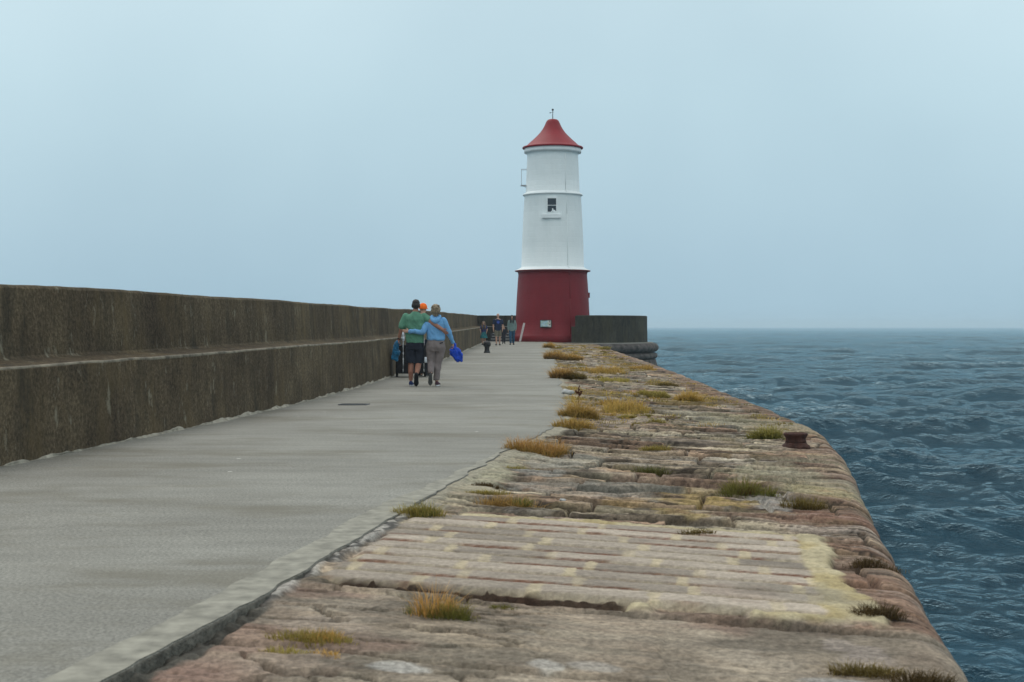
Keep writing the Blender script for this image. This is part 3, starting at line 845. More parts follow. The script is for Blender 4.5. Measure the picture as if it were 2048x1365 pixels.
# ------------------------------------------------------------------ pier head: drum, its parapet, steps
def head_prof(y, s):
    g = .20; top = 1.93 - .0007 * s
    p = lin((0, g - .25), (0.03, top - .05), 7) + [(.045, top - .01)] + lin((.09, top + .01), (.62, top + .012), 4) + [(.66, top - .02)] + lin((.67, top - .2), (.7, g - .3), 5)
    return p
hp = [(4.02, 89.0), (5.75, 88.75), (6.3, 89.15), (7.6, 90.45), (8.7, 92.4), (9.1, 94.8), (8.7, 97.4), (7.2, 99.6), (5, 100.8), (2, 101), (-1, 100)]
hw = thing('head_parapet', 'curved grey concrete wall on the pier head right of the lighthouse', 'wall')
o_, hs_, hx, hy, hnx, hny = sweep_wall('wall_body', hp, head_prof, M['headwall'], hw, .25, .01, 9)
bm = bmesh.new()
bx(bm, (4.005, 89.36, .95), (.05, .66, 1.9), None, .012)
obj('end_face', bm, M['headwall'], hw, False)
bm = bmesh.new(); bx(bm, (3.87, 89.42, .62), (.24, .62, 1.22), None, .02)
obj('step_block', bm, M['headwall'], hw, False)

drum = thing('pier_head_drum', 'rounded stone base with bulging moulded courses under the pier head wall', 'sea wall')
dc = (2.6, 94.6)
def ring_part(name, prof, mat, n=180):
    bm = bmesh.new(); lathe(bm, prof, n, dc)
    for v in bm.verts:
        a = math.atan2(v.co.y - dc[1], v.co.x - dc[0])
        k = int(a * 9 / 1.0)
        j = (vnoise(np.array(a * 26.0), np.array(v.co.z * 4), 5) - .5) * .05
        r = math.hypot(v.co.x - dc[0], v.co.y - dc[1])
        if r > 1:
            v.co.x += (v.co.x - dc[0]) / r * j; v.co.y += (v.co.y - dc[1]) / r * j
    return obj(name, bm, mat, drum)
tor = [(6.6, .165)] + [(6.78 + .34 * math.cos(a), -.14 + .30 * math.sin(a)) for a in np.linspace(math.pi / 2, -math.pi / 2, 12)] + [(6.6, -.46)]
ring_part('round_moulding', tor, M['drum'])
tor2 = [(6.6, -.462)] + [(6.82 + .22 * math.cos(a), -.68 + .2 * math.sin(a)) for a in np.linspace(math.pi / 2, -math.pi / 2, 10)] + [(6.6, -.90)]
ring_part('lower_moulding', tor2, M['drum'])
ring_part('battered_course', [(6.6, -.902), (6.92, -.905), (7.0, -1.2), (7.15, -1.6), (7.4, -2.4), (7.7, -4.9)], M['drum'])
bm = bmesh.new(); lathe(bm, [(6.75, -.3), (6.75, .205), (3, .235), (.02, .24)], 90, dc); obj('paved_top', bm, M['walk'], drum)

cw = thing('cross_wall', 'dark low wall behind the far walkers, joining the lighthouse to the long wall', 'wall')
bm = bmesh.new()
bx(bm, (-1.3, 93.6, 1.0), (3.8, .6, 1.92), None, .02)
bx(bm, (-.75, 93.08, .72), (2.6, .44, 1.02), None, .02)
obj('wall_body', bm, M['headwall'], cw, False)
bm = bmesh.new(); bx(bm, (-.75, 92.87, 1.235), (2.55, .06, .03), None, .008); obj('ledge_lip', bm, M['nosing'], cw, False)
st_ = thing('stone_steps', 'short dark flight of steps with pale edges behind the far walkers', 'steps')
for i, (z, y) in enumerate(((.44, 91.2), (.615, 91.6), (.80, 92.0))):
    bm = bmesh.new(); bx(bm, (-.62, y + .42, z / 2 + .06), (1.55, .84 - .0, z - .125), None, .006); s1 = obj('step', bm, M['step'], st_, False)
    bm = bmesh.new(); bx(bm, (-.62, y + .03, z - .012), (1.45 - .09 * i, .10, .05), None, .012); obj('nosing', bm, M['nosing'], s1, False)

# ------------------------------------------------------------------ lighthouse
LX, LY = 2.63, 92.0
mp = LY / F
zz = lambda py: CH + (HZ - py) * mp
lh = thing('lighthouse', 'white round lighthouse with a red base and red bell shaped roof at the pier end', 'lighthouse', (LX, LY, 0))
bm = bmesh.new()
lathe(bm, [(2.50, .1), (2.50, .62), (2.46, .70), (2.42, .72), (2.40, 1.6), (2.33, 3.0), (2.26, 4.1), (2.22, 4.55), (2.24, 4.70), (2.30, 4.755)], 128)
obj('base', bm, M['red'], lh)
bm = bmesh.new()
lathe(bm, [(2.28, 4.757), (2.40, 4.77), (2.45, 4.80), (2.45, 4.835), (2.30, 4.90)], 128)
obj('ledge_rim', bm, M['red'], lh)
bm = bmesh.new()
lathe(bm, [(2.43, 4.838), (2.41, 4.865), (2.18, 4.96), (2.06, 5.03), (2.025, 5.08), (1.98, 6.6), (1.90, 8.4), (1.825, 9.62), (1.83, 9.64), (1.89, 9.66), (1.905, 9.74), (1.87, 9.80), (1.76, 9.86), (1.735, 9.90), (1.70, 10.9), (1.64, 12.30), (1.645, 12.36), (1.72, 12.41), (1.73, 12.48), (1.80, 12.55), (1.83, 12.64), (1.84, 12.70)], 128)
tw = obj('tower', bm, M['white'], lh)
for (r0, z0, h0, nm) in ((1.84, 9.665, .085, 'string_course'), (1.75, 12.42, .24, 'cornice')):
    bm = bmesh.new()
    lathe(bm, [(r0, z0), (r0 + .085, z0 + .005), (r0 + .10, z0 + h0 * .5), (r0 + .09, z0 + h0), (r0 - .05, z0 + h0 + .03)], 128)
    obj(nm, bm, M['trim'], lh)
rp = [(1.80, 12.69), (1.93, 12.70), (1.965, 12.73), (1.965, 12.78), (1.93, 12.82)]
for zy, hw_ in ((505, 300), (480, 268), (450, 236), (425, 207), (400, 181), (375, 156), (350, 133), (325, 115), (300, 99), (275, 86), (250, 75), (235, 68), (222, 60), (213, 48), (208, 30), (206, 6)):
    rp.append((hw_ / 5.25 * mp, zz(200 + zy / 5.25)))
bm = bmesh.new(); lathe(bm, rp, 128); rf = obj('roof', bm, M['roof'], lh)
ztop = rp[-1][1]
bm = bmesh.new(); frustum(bm, (0, 0, ztop - .1), (0, 0, ztop + .57), .028, .018); ball(bm, (0, 0, ztop + .60), .075, 2)
frustum(bm, (-.17, 0, ztop + .40), (.08, 0, ztop + .46), .010, .010, 8); bx(bm, (-.16, 0, ztop + .402), (.09, .012, .05))
obj('finial', bm, M['dark'], rf)
# window: frame, panes, sill
def rad_at(z): return float(np.interp(z, [5.08, 6.6, 8.4, 9.62, 9.9, 12.3], [2.025, 1.98, 1.90, 1.825, 1.735, 1.64]))
wxc = (1102 - 1105.3) * mp; zb, zt = zz(430.5) + .0, zz(400.5)
wf = None
yw = -math.sqrt(rad_at((zb + zt) / 2) ** 2 - .1)
bm = bmesh.new(); W_ = .72; H_ = zt - zb
bx(bm, (wxc - W_ / 2 + .045, yw, (zb + zt) / 2), (.09, .16, H_), None, .006); bx(bm, (wxc + W_ / 2 - .045, yw, (zb + zt) / 2), (.09, .16, H_), None, .006)
bx(bm, (wxc, yw, zt - .035), (W_ - .182, .158, .07), None, .006); bx(bm, (wxc, yw, zb + .025), (W_ - .182, .158, .05), None, .006)
bx(bm, (wxc, yw - .012, (zb + zt) / 2 - .02), (W_ - .182, .09, .035), None, .004)
wf = obj('window', bm, M['trim'], lh, False)
for z0, z1 in ((zb + .052, (zb + zt) / 2 - .04), ((zb + zt) / 2, zt - .072)):
    bm = bmesh.new(); bx(bm, (wxc, yw - .035, (z0 + z1) / 2), (W_ - .184, .02, z1 - z0)); obj('pane', bm, M['glass'], wf, False)
bm = bmesh.new(); lathe(bm, [(.05, zb + .06), (.065, zb + .12), (.03, zb + .17), (.045, zb + .22), (.03, zb + .27)], 14, (wxc + .05, yw - .06)); obj('ornament', bm, M['trim'], wf)
bm = bmesh.new(); bx(bm, (wxc - .03, yw - .06, zz(437.5)), (1.24, .30, .26), None, .025); obj('sill', bm, M['trim'], wf, False)
# conduit
bm = bmesh.new()
ang0 = math.asin((1129.5 - 1105.3) * mp / 1.75)
prevp = None
for z in (4.0, .3):
    pass
pts = []
for z, r in ((12.3, 1.655), (9.95, 1.745), (9.80, 1.92), (9.62, 1.84), (8.4, 1.915), (5.12, 2.035), (4.93, 2.26), (4.84, 2.465), (4.72, 2.33), (4.5, 2.235), (3.0, 2.345), (.75, 2.435)):
    a = ang0
    pts.append((r * math.sin(a), -r * math.cos(a), z))
chain(bm, pts[:8], [.016] * 8, 8)
obj('conduit', bm, M['white'], lh)
bm = bmesh.new(); chain(bm, pts[8:], [.02] * len(pts[8:]), 8); obj('conduit', bm, M['red'], lh)
# small service platform and rail on the left flank
bm = bmesh.new()
bz0, bz1 = zz(372), zz(340)
xl = (1043 - 1105.3) * mp
for yy in (-.25, .25):
    frustum(bm, (xl, yy, bz0), (xl, yy, bz1), .014, .014, 8); frustum(bm, (xl, yy, bz1), (-1.6, yy, bz1), .014, .014, 8)
    frustum(bm, (-1.62, yy, bz0 - .12), (xl + .1, yy, bz0 - .02), .014, .014, 8)
frustum(bm, (xl, -.25, bz1), (xl, .25, bz1), .014, .014, 8)
bx(bm, ((xl - 1.62) / 2 - .03, 0, bz0), (abs(xl) - 1.56, .56, .045))
obj('service_bracket', bm, M['pale'], lh, False)
bm = bmesh.new(); bx(bm, ((1175.5 - 1105.3) * mp, -.1, zz(591.5)), (.24, .34, .30), None, .02); bx(bm, ((1175.5 - 1105.3) * mp, -.1, zz(591.5) + .165), (.27, .38, .03), None, .01)
obj('meter_box', bm, M['red'], lh, False)

# information panel on the base
ipx, ipz = (1089.5 - 1105.3) * mp * .975, CH + (HZ - 648) * 89.6 / F
ip = thing('information_panel', 'small white information board with dark frame mounted low on the red lighthouse base', 'sign', (LX + ipx, LY - 2.44, ipz), math.asin(ipx / 2.42) * 1.0)
bm = bmesh.new(); bx(bm, (0, 0, 0), (.74, .05, .49), None, .01); obj('frame', bm, M['iron'], ip, False)
def panel_mat():
    m, t, p = nt('printed_panel')
    v = coords(t, (1, 1, 1))
    sep = t.nodes.new('ShaderNodeSeparateXYZ'); t.links.new(v, sep.inputs[0])
    sea_ = ramp(t, noise(t, coords(t, (1, 1, 2.2)), 4.5, 4), [(.35, (.30, .46, .55)), (.5, (.42, .58, .64)), (.6, (.52, .62, .62)), (.7, (.30, .42, .40))])
    land = mixc(t, ramp(t, sep.outputs['X'], [(.10, 0.0), (.16, 1.0)]), sea_, (.62, .62, .58))
    grn = mixc(t, ramp(t, noise(t, v, 9, 3), [(.5, 0.0), (.62, .7)]), land, (.32, .44, .28))
    t.links.new(grn, p.inputs['Base Color']); p.inputs['Roughness'].default_value = .4
    return m
bm = bmesh.new(); bx(bm, (0, -.03, 0), (.66, .014, .41), None, .003); obj('printed_sheet', bm, panel_mat(), ip, False)
bm = bmesh.new()
for k in range(4): bx(bm, (.25, -.04, .16 - .1 * k), (.10, .006, .05 if k % 2 == 0 else .02))
bx(bm, (-.05, -.04, -.19), (.48, .006, .03)); bx(bm, (-.1, -.04, .19), (.36, .006, .02))
obj('text_block', bm, M['dark'], ip, False)

p0, p1 = at(1040, 684), None
bm = bmesh.new()
xa, xb = (1040 - 1024) * 89.4 / F, (1048.5 - 1024) * 89.9 / F
za, zb_ = .29, CH + (HZ - 646.5) * 89.9 / F
d = Vector((xb - xa, .45, zb_ - za)); q = d.to_track_quat('Z', 'Y').to_matrix().to_4x4()
bx(bm, Vector((xa, 89.25, za)) + d / 2, (.13, .05, d.length), q, .008)
o = obj('leaning_plank', bm, M['plank'], None, False); tag(o, 'pale plank leaning against the left foot of the red lighthouse base', 'plank')

# ------------------------------------------------------------------ bollards and small fixtures
p = at(974, 706)
bt = thing('mooring_bollard', 'black iron mooring bollard with a round mushroom head standing on the walkway', 'bollard', p)
bm = bmesh.new(); lathe(bm, [(.135, 0), (.14, .02), (.125, .05), (.105, .08), (.10, .20), (.108, .24), (.118, .255)], 40); obj('stem', bm, M['iron'], bt)
bm = bmesh.new(); lathe(bm, [(.116, .256), (.15, .29), (.162, .34), (.162, .385), (.15, .43), (.12, .47), (.07, .495), (.01, .505)], 40); obj('head', bm, M['iron'], bt)
p = on_apron(1592, 896)
bt = thing('mooring_stub', 'short rusty iron mooring post with a flared rim near the sea edge', 'bollard', p)
bm = bmesh.new(); lathe(bm, [(.165, -.03), (.165, .012), (.155, .028), (.128, .045), (.122, .06)], 40); fl = obj('flange', bm, M['rust'], bt)
bm = bmesh.new(); lathe(bm, [(.120, .061), (.112, .085), (.114, .11), (.128, .135), (.138, .15), (.136, .166), (.118, .17), (.108, .150), (.02, .145)], 40)
for v in bm.verts: v.co += Vector((random.uniform(-1, 1), random.uniform(-1, 1), random.uniform(-1, 1))) * .003
obj('post', bm, M['rust'], bt)
p = at(708, 810)
bt = thing('drain_cover', 'dark rectangular metal drain cover set in the walkway near the wall', 'drain cover', p + Vector((0, 0, .002)), R(-4))
bm = bmesh.new()
for sx, sy, cx, cy in ((.46, .03, 0, .14), (.46, .03, 0, -.14), (.03, .25, .215, 0), (.03, .25, -.215, 0)): bx(bm, (cx, cy, 0), (sx, sy, .02))
obj('frame', bm, M['dark'], bt, False)
bm = bmesh.new()
for k in range(9): bx(bm, (-.18 + .045 * k, 0, -.002), (.028, .245, .014))
bx(bm, (0, 0, -.012), (.40, .25, .006))
obj('grate', bm, M['dark'], bt, False)
for px, py, r, lb in ((1125, 1003, .020, 'small chalky white stone beside a tuft on the grey slabs'), (1138, 763, .035, 'white scrap of stone below dark grass at the walkway edge'), (1136, 789, .09, 'broad pale stone lump beside the walkway edge in front of dry grass')):
    p = on_apron(px, py)
    bm = bmesh.new(); ball(bm, (0, 0, r * .4), (r * 1.4, r, r * .62), 3)
    for v in bm.verts:
        f = 1 + .5 * (vnoise(np.array(v.co.x / r * 1.6 + px), np.array(v.co.y / r * 1.6 + v.co.z / r * 2), 3) - .5); v.co *= f
    o = obj('loose_stone', bm, M['chalk']); o.location = p; tag(o, lb, 'stone', 'loose pale stones on the quay')

# ------------------------------------------------------------------ grass
GOLD = ((.56, .33, .085), (.66, .41, .13)); GREEN = ((.115, .135, .028), (.17, .18, .04)); OLIVE = ((.27, .20, .05), (.20, .155, .04)); BROWN = ((.12, .078, .032), (.09, .06, .025)); RED = ((.14, .045, .022), (.17, .055, .028)); YELLOW = ((.46, .37, .10), (.38, .31, .085)); ORANGE = ((.68, .38, .14), (.60, .30, .10))
def blades(specs):
    """specs: list of (cx, cy, cz, rx, ry, height, n, palette-low, palette-high, spread, width)"""
    V = []; Fc = []; Cc = []
    for (cx, cy, cz, rx, ry, h, n, lo, hi, spread, wd) in specs:
        for _ in range(n):
            a = random.uniform(0, 6.283); q = math.sqrt(random.random())
            stray = random.random() < .16
            if stray: q *= 1.7
            x = cx + rx * q * math.cos(a); y = cy + ry * q * math.sin(a)
            hh = h * random.uniform(.35, 1.05) * (1.0 - .4 * q * q)
            la = a + random.gauss(0, .9); lean = spread * random.uniform(.1, 1.5) * (.35 + q)
            if stray or random.random() < .14: lean *= 2.0; hh *= .55
            tx, ty = math.cos(la) * lean * hh, math.sin(la) * lean * hh
            wa = random.uniform(0, 6.283); wx_, wy_ = math.cos(wa) * wd * .5, math.sin(wa) * wd * .5
            b = len(V)
            curl = random.uniform(.0, .35)
            V += [(x - wx_, y - wy_, cz - .02), (x + wx_, y + wy_, cz - .02),
                  (x + tx * .35 - wx_ * .8, y + ty * .35 - wy_ * .8, cz + hh * .55), (x + tx * .35 + wx_ * .8, y + ty * .35 + wy_ * .8, cz + hh * .55),
                  (x + tx, y + ty, cz + hh * (1 - curl * lean))]
            Fc += [(b, b + 1, b + 3, b + 2), (b + 2, b + 3, b + 4)]
            l = lo[random.randrange(2)]; g_ = hi[random.randrange(2)]; k = random.uniform(.7, 1.3)
            md = tuple((p_ + q_) * .5 * k for p_, q_ in zip(l, g_))
            l = tuple(c * k for c in l); g_ = tuple(c * k for c in g_)
            Cc += [l, l, md, md, g_]
    me = bpy.data.meshes.new('blades')
    me.from_pydata(V, [], Fc)
    a = me.attributes.new('Col', 'FLOAT_COLOR', 'POINT')
    arr = np.ones((len(Cc), 4), np.float32); arr[:, :3] = np.array(Cc); a.data.foreach_set('color', arr.reshape(-1))
    me.materials.append(M['grass'])
    return me
def tuft(px, py, w_, h_, lo, hi, label, dens=1.0, extra=None, spread=1.15, flat=.6):
    p = on_apron(px, py)
    s = p.y / F
    w, h = w_ * s, h_ * s
    ry = max(w * flat * .5, .04)
    p.y += ry * .35
    p.z = apron_h(p.x, p.y)
    wd = max(.0035, .00042 * p.y)
    n = int(min(2400, max(140, dens * 640 * (w / .4) ** .8)))
    ncl = max(3, int(w / .07))
    sp = []
    for i in range(ncl):
        t_ = (i + .5) / ncl * 2 - 1
        cx = t_ * w * .44 + random.uniform(-.02, .02); cy = random.uniform(-ry, ry) * .6
        hh = 1.25 * h * random.uniform(.65, 1.12) * (1 - .35 * abs(t_) ** 2)
        z = apron_h(p.x + cx, p.y + cy) - p.z
        sp.append((cx, cy, z, w / ncl * 1.1 + .02, ry * .6, hh, n // ncl, lo, hi, spread, wd))
    if extra:
        for (dx, dw, hh, lo2, hi2, k) in extra:
            sp.append((dx * w, 0, 0, dw * w, ry * .6, 1.36 * hh * h, int(n * k), lo2, hi2, spread, wd))
    me = blades(sp); me.name = 'grass_tuft'
    o = bpy.data.objects.new('grass_tuft', me); COL.objects.link(o); o.location = p
    tag(o, label, 'grass tuft', 'grass tufts growing in the quay joints')
T = tuft
T(1075, 906, 112, 40, OLIVE, ORANGE, 'largest bushy golden tuft, on the walkway corner where the stone quay begins to bend', 1.6)
T(1150, 859, 74, 26, OLIVE, GOLD, 'low golden green tuft on the walkway edge just behind the big golden bush', 1.2)
T(1157, 837, 66, 40, OLIVE, GOLD, 'thick dark based golden tuft at the walkway edge below the red brown seed stalk', 1.8, [(0, .4, .5, BROWN, GREEN, .5)])
T(1122, 757, 36, 34, BROWN, GOLD, 'tall rusty tuft on the walkway edge with a dark tuft to its right', 1.6)
T(1150, 761, 38, 17, BROWN, OLIVE, 'dark olive tuft beside the tall rusty tuft and above the white scrap of stone', 1.6)
T(1110, 719, 36, 22, BROWN, GOLD, 'golden tuft at the walkway edge, second from the lighthouse end', 1.5)
T(1143, 722, 38, 17, OLIVE, GOLD, 'golden tuft growing a little in from the far walkway edge', 1.5)
T(1099, 696, 16, 12, OLIVE, GOLD, 'farthest small tuft, at the end of the stone apron by the lighthouse', 1.4)
T(1248, 822, 92, 30, YELLOW, GOLD, 'broad golden patch in the middle of the far stones', 1.3, None, .9, 1.0)
T(1215, 812, 40, 20, OLIVE, GOLD, 'thin golden growth at the left of the broad golden patch', 1.0, None, .9, 1.0)
T(1210, 748, 88, 16, OLIVE, GOLD, 'wide low golden mat on the far stones left of the pier head', 1.0, None, .9, 2.0)
T(1228, 764, 62, 12, YELLOW, YELLOW, 'yellowish mat in front of the wide low golden mat', .9, None, .9, 1.5)
T(1288, 742, 44, 14, OLIVE, GOLD, 'small orange mat on the far stones near the sea edge', .9, None, .9, 1.5)
T(1336, 774, 30, 14, BROWN, OLIVE, 'little dark tuft near the sea edge above the yellow bush', 1.3)
T(1308, 797, 60, 14, OLIVE, YELLOW, 'thin yellow mat between the broad golden patch and the sea edge', 2.0, None, .9, 1.4)
T(1380, 803, 54, 28, YELLOW, GOLD, 'yellow bush near the sea edge at the bend of the quay', 1.5)
T(1312, 848, 24, 16, OLIVE, YELLOW, 'round green tuft alone on the stones behind the bend', 1.4)
T(1245, 838, 40, 10, OLIVE, YELLOW, 'low yellow growth in a joint left of the round green tuft', 2.2)
T(1295, 834, 18, 9, GREEN, OLIVE, 'tiny dark tuft above the round green tuft', 1.2)
T(1532, 879, 54, 32, GREEN, YELLOW, 'bright yellow green tuft standing left of the rusty mooring post', 2.0)
T(1311, 902, 46, 16, OLIVE, YELLOW, 'low yellow tuft in a joint level with the rusty mooring post', 1.3)
T(1297, 951, 46, 24, BROWN, GREEN, 'dark green tuft on the grey slabs in the middle of the quay', 1.6)
T(1492, 1000, 84, 36, GREEN, OLIVE, 'broad green tuft with reddish base behind the sett patch', 1.7, [(-.0, .25, .35, RED, RED, .35)])
T(1612, 1020, 64, 34, BROWN, OLIVE, 'brown olive clump behind the sett patch near the sea edge', 1.6, None, .7)
T(838, 1034, 86, 32, OLIVE, YELLOW, 'yellow green tuft against the walkway margin at the corner of the sett patch', 1.7, [(.1, .3, .9, GREEN, GREEN, .3)])
T(1018, 1026, 116, 30, BROWN, GOLD, 'long reddish gold tuft behind the left end of the sett patch', 1.2, [(.22, .16, .8, GREEN, GREEN, .3)])
T(975, 994, 54, 13, OLIVE, YELLOW, 'small flat green tuft left of the grey slabs', 1.2)
T(972, 973, 40, 12, BROWN, BROWN, 'small brown tuft just above the flat green tuft', 1.2)
T(1040, 947, 62, 11, OLIVE, YELLOW, 'thin green line of grass in a joint below the big golden bush', 2.0)
T(888, 1236, 96, 48, GREEN, OLIVE, 'green tuft with an orange feathery head in the gap before the setts', 1.5, [(-.22, .42, 1.35, GOLD, ORANGE, .38), (.15, .4, .75, GREEN, YELLOW, .4)], .7)
T(610, 1302, 120, 34, YELLOW, OLIVE, 'spread yellow green tuft between the broken foreground stones', 1.6, [(.3, .3, .7, GOLD, GOLD, .25)])
T(560, 1308, 70, 14, YELLOW, YELLOW, 'low yellow fringe at the left of the spread foreground tuft', 1.2)
T(1395, 1069, 44, 16, BROWN, OLIVE, 'small brown tuft in the joint along the back of the sett patch', 1.2)
T(1762, 1233, 74, 34, BROWN, BROWN, 'dark brown clump right of the cream mortar strip', 1.8, None, 1.6)
T(1748, 1134, 60, 20, BROWN, BROWN, 'brown mossy clump on the red edge blocks', 1.6, None, .8)
T(1718, 1352, 72, 40, BROWN, OLIVE, 'dark olive clump on the edge blocks, left of the three nearest the camera', 1.8, None, 1.5)
T(1775, 1357, 60, 30, BROWN, OLIVE, 'small dark clump in the middle of the three nearest the camera', 1.7, None, 1.6)
T(1850, 1368, 80, 36, BROWN, BROWN, 'brown clump on the edge blocks, right of the three nearest the camera', 1.7, None, 1.6)
T(1003, 1221, 32, 10, OLIVE, GREEN, 'tiny green tuft in the gap in front of the setts', 1.0)
T(655, 1313, 20, 12, GOLD, GOLD, 'tiny rusty sprig beside the spread foreground tuft', .9)
T(1209, 700, 18, 10, OLIVE, YELLOW, 'small yellow tuft against the foot of the pier head wall', 1.3)

# red-brown seed stalk
p = on_apron(1157, 812)
dk = thing('seed_stalk', 'red brown dock stalk rising behind a golden tuft at the walkway edge', 'plant', p)
bm = bmesh.new(); chain(bm, [(0, 0, -.02), (.01, 0, .12), (.0, .01, .25), (.02, 0, .30)], [.008, .007, .006, .004], 8)
chain(bm, [(.005, 0, .13), (.05, .01, .21)], [.005, .003], 8); chain(bm, [(.005, 0, .16), (-.04, -.01, .22)], [.005, .003], 8)
obj('stem', bm, M['dock'], dk)
bm = bmesh.new()
for k in range(90):
    tq = random.random(); br_ = random.choice(((.005, 0, .12, .015, 0, .31), (.02, .0, .15, .055, .01, .22), (-.0, 0, .17, -.045, -.01, .23)))
    ball(bm, (br_[0] + (br_[3] - br_[0]) * tq + random.gauss(0, .010), random.gauss(0, .010), br_[2] + (br_[5] - br_[2]) * tq), random.uniform(.006, .012), 1)
obj('seed_head', bm, M['dock'], dk)

# low sparse growth between the far stones
sp = []
g = np.random.default_rng(21)
cnt = 0
while cnt < 640:
    y = 18.5 + 66 * g.random() ** 1.3
    u = g.random() ** 1.4 * 3.4
    x = float(pl(EDGE, y)) + .1 + u
    if x > float(pl(SEAE, y)) - .35: continue
    if float(fbm(np.array(u * .9), np.array((y + .08 * x) * .35), 4, 97)) < .47 + .06 * g.random(): continue
    r = .05 + .16 * g.random()
    pal = random.choice(((OLIVE, GOLD), (OLIVE, YELLOW), (YELLOW, GOLD), (OLIVE, OLIVE)))
    sp.append((x, y, apron_h(x, y), r, r * 1.3, .025 + .05 * g.random(), 40, pal[0], pal[1], 1.2, max(.006, .0005 * y)))
    cnt += 1
me = blades(sp); me.name = 'ground_cover'
o = bpy.data.objects.new('ground_cover', me); COL.objects.link(o)
tag(o, 'sparse dry grass and moss between the far quay stones', 'grass', kind='stuff')

# ------------------------------------------------------------------ people
def V3(*a): return Vector(a)
def hand(bm, wrist, d, n, thumb, curl=.8, k=1.0):
    wrist = Vector(wrist); d = Vector(d).normalized(); n = Vector(n); n = (n - d * n.dot(d)).normalized(); ac = d.cross(n) * thumb
    rot = Matrix((ac, d, n)).transposed().to_4x4()
    ball(bm, wrist + d * .048 * k, (.040 * k, .052 * k, .017 * k), 2, rot)
    for i, L in enumerate((.072, .080, .074, .058)):
        r0 = wrist + d * (.088 - .004 * abs(i - 1)) * k + ac * (.030 - .020 * i) * k
        d1 = (d * math.cos(curl * .6) + n * math.sin(curl * .6)).normalized(); d2 = (d * math.cos(curl * 1.5) + n * math.sin(curl * 1.5)).normalized()
        r1 = r0 + d1 * L * .5 * k; r2 = r1 + d2 * L * .5 * k
        chain(bm, [r0, r1, r2], [.0090 * k, .0085 * k, .0070 * k], 8)
    r0 = wrist + d * .028 * k + ac * .036 * k
    r1 = r0 + (d * .65 + ac * .65 + n * .25).normalized() * .036 * k; r2 = r1 + (d * .85 + ac * .1 + n * .5).normalized() * .032 * k
    chain(bm, [r0, r1, r2], [.0120 * k, .0105 * k, .0085 * k], 8)

def head(bm, c, k=1.0, face=1):
    """head of 0.22 m; face = +1 looks along +Y"""
    c = Vector(c)
    ball(bm, c + V3(0, -.012 * face, .025) * k, (.074 * k, .092 * k, .088 * k), 3)
    ball(bm, c + V3(0, .025 * face, -.045) * k, (.056 * k, .062 * k, .064 * k), 3)
    ball(bm, c + V3(0, .098 * face, -.012) * k, (.013 * k, .018 * k, .022 * k), 2)
    ball(bm, c + V3(0, .060 * face, -.085) * k, (.028 * k, .026 * k, .022 * k), 2)
    ball(bm, c + V3(0, .084 * face, -.050) * k, (.024 * k, .010 * k, .010 * k), 2)
    for s in (-1, 1):
        ball(bm, c + V3(.078 * s, -.008 * face, -.012) * k, (.011 * k, .022 * k, .032 * k), 2)
        ball(bm, c + V3(.030 * s, .080 * face, .024) * k, (.022 * k, .012 * k, .008 * k), 2)
def eyes(parent, c, k=1.0, face=1):
    for s in (-1, 1):
        bm = bmesh.new(); ball(bm, Vector(c) + V3(.030 * s, .083 * face, .006) * k, (.013 * k, .008 * k, .008 * k), 2); obj('eye', bm, M['darkhair'], parent)
def shoe(bm_up, bm_sole, heel, d, up, L=.27, wd=.05):
    """heel = point on the ground side of the heel, d = heel-to-toe direction, up = upward normal of the foot"""
    heel = Vector(heel); d = Vector(d).normalized(); up = Vector(up); up = (up - d * up.dot(d)).normalized(); sd = d.cross(up)
    rot = Matrix((sd, d, up)).transposed().to_4x4()
    ball(bm_up, heel + d * .06 + up * .055, (wd * .78, .068, .058), 3, rot)
    ball(bm_up, heel + d * (L * .50) + up * .045, (wd * .86, .095, .042), 3, rot)
    ball(bm_up, heel + d * (L * .76) + up * .036, (wd * .98, .072, .033), 3, rot)
    # outsole: waisted plate
    n = 22; ring = []
    for k in range(n):
        a = 2 * math.pi * k / n
        t_ = .5 - .5 * math.cos(a) if False else (math.sin(a) + 1) / 2
        w_ = wd * (.80 + .22 * t_ - .22 * math.exp(-((t_ - .42) / .16) ** 2))
        ring.append(heel + d * (L * t_) + sd * (w_ * math.cos(a)))
    lo = [bm_sole.verts.new(p_ - up * .004) for p_ in ring]; hi_ = [bm_sole.verts.new(p_ + up * .024) for p_ in ring]
    for k in range(n): bm_sole.faces.new((lo[k], lo[(k + 1) % n], hi_[(k + 1) % n], hi_[k]))
    bm_sole.faces.new(lo[::-1]); bm_sole.faces.new(hi_)

# ---- man in the green T-shirt, walking away
pm_ = at(830, 772.5)
man = thing('person', 'man in green T-shirt and dark shorts walking away with his arm round the woman', 'person', pm_)
bm = bmesh.new()
head(bm, (.02, .03, 1.695))
chain(bm, [(.015, .0, 1.62), (.005, -.015, 1.50)], [.056, .062])
loft(bm, [(0, 0, .90, .165, .105), (0, 0, 1.05, .165, .10), (0, .0, 1.25, .19, .115), (0, -.0, 1.40, .20, .115), (0, 0, 1.48, .15, .09), (0, 0, 1.54, .06, .06)])
LA = [(-.195, -.01, 1.46), (-.285, -.03, 1.185), (-.345, .05, .965)]
chain(bm, LA, [.058, .043, .029]); hand(bm, LA[2], (-.12, .05, -1), (1, .1, 0), -1 if False else 1, 1.2)
RA = [(.195, -.01, 1.46), (.375, -.11, 1.315), (.575, -.175, 1.185)]
chain(bm, RA, [.062, .053, .037]); hand(bm, RA[2], (.62, .10, -.55), (.1, 1, .1), 1, .35)
LL = [(-.09, 0, .90), (-.085, .03, .50), (-.088, -.02, .30), (-.085, -.01, .09)]
chain(bm, LL, [.092, .062, .058, .036]); 
RL = [(.09, 0, .90), (.075, .03, .49), (.062, -.13, .36), (.05, -.27, .27)]
chain(bm, RL, [.092, .062, .060, .040])
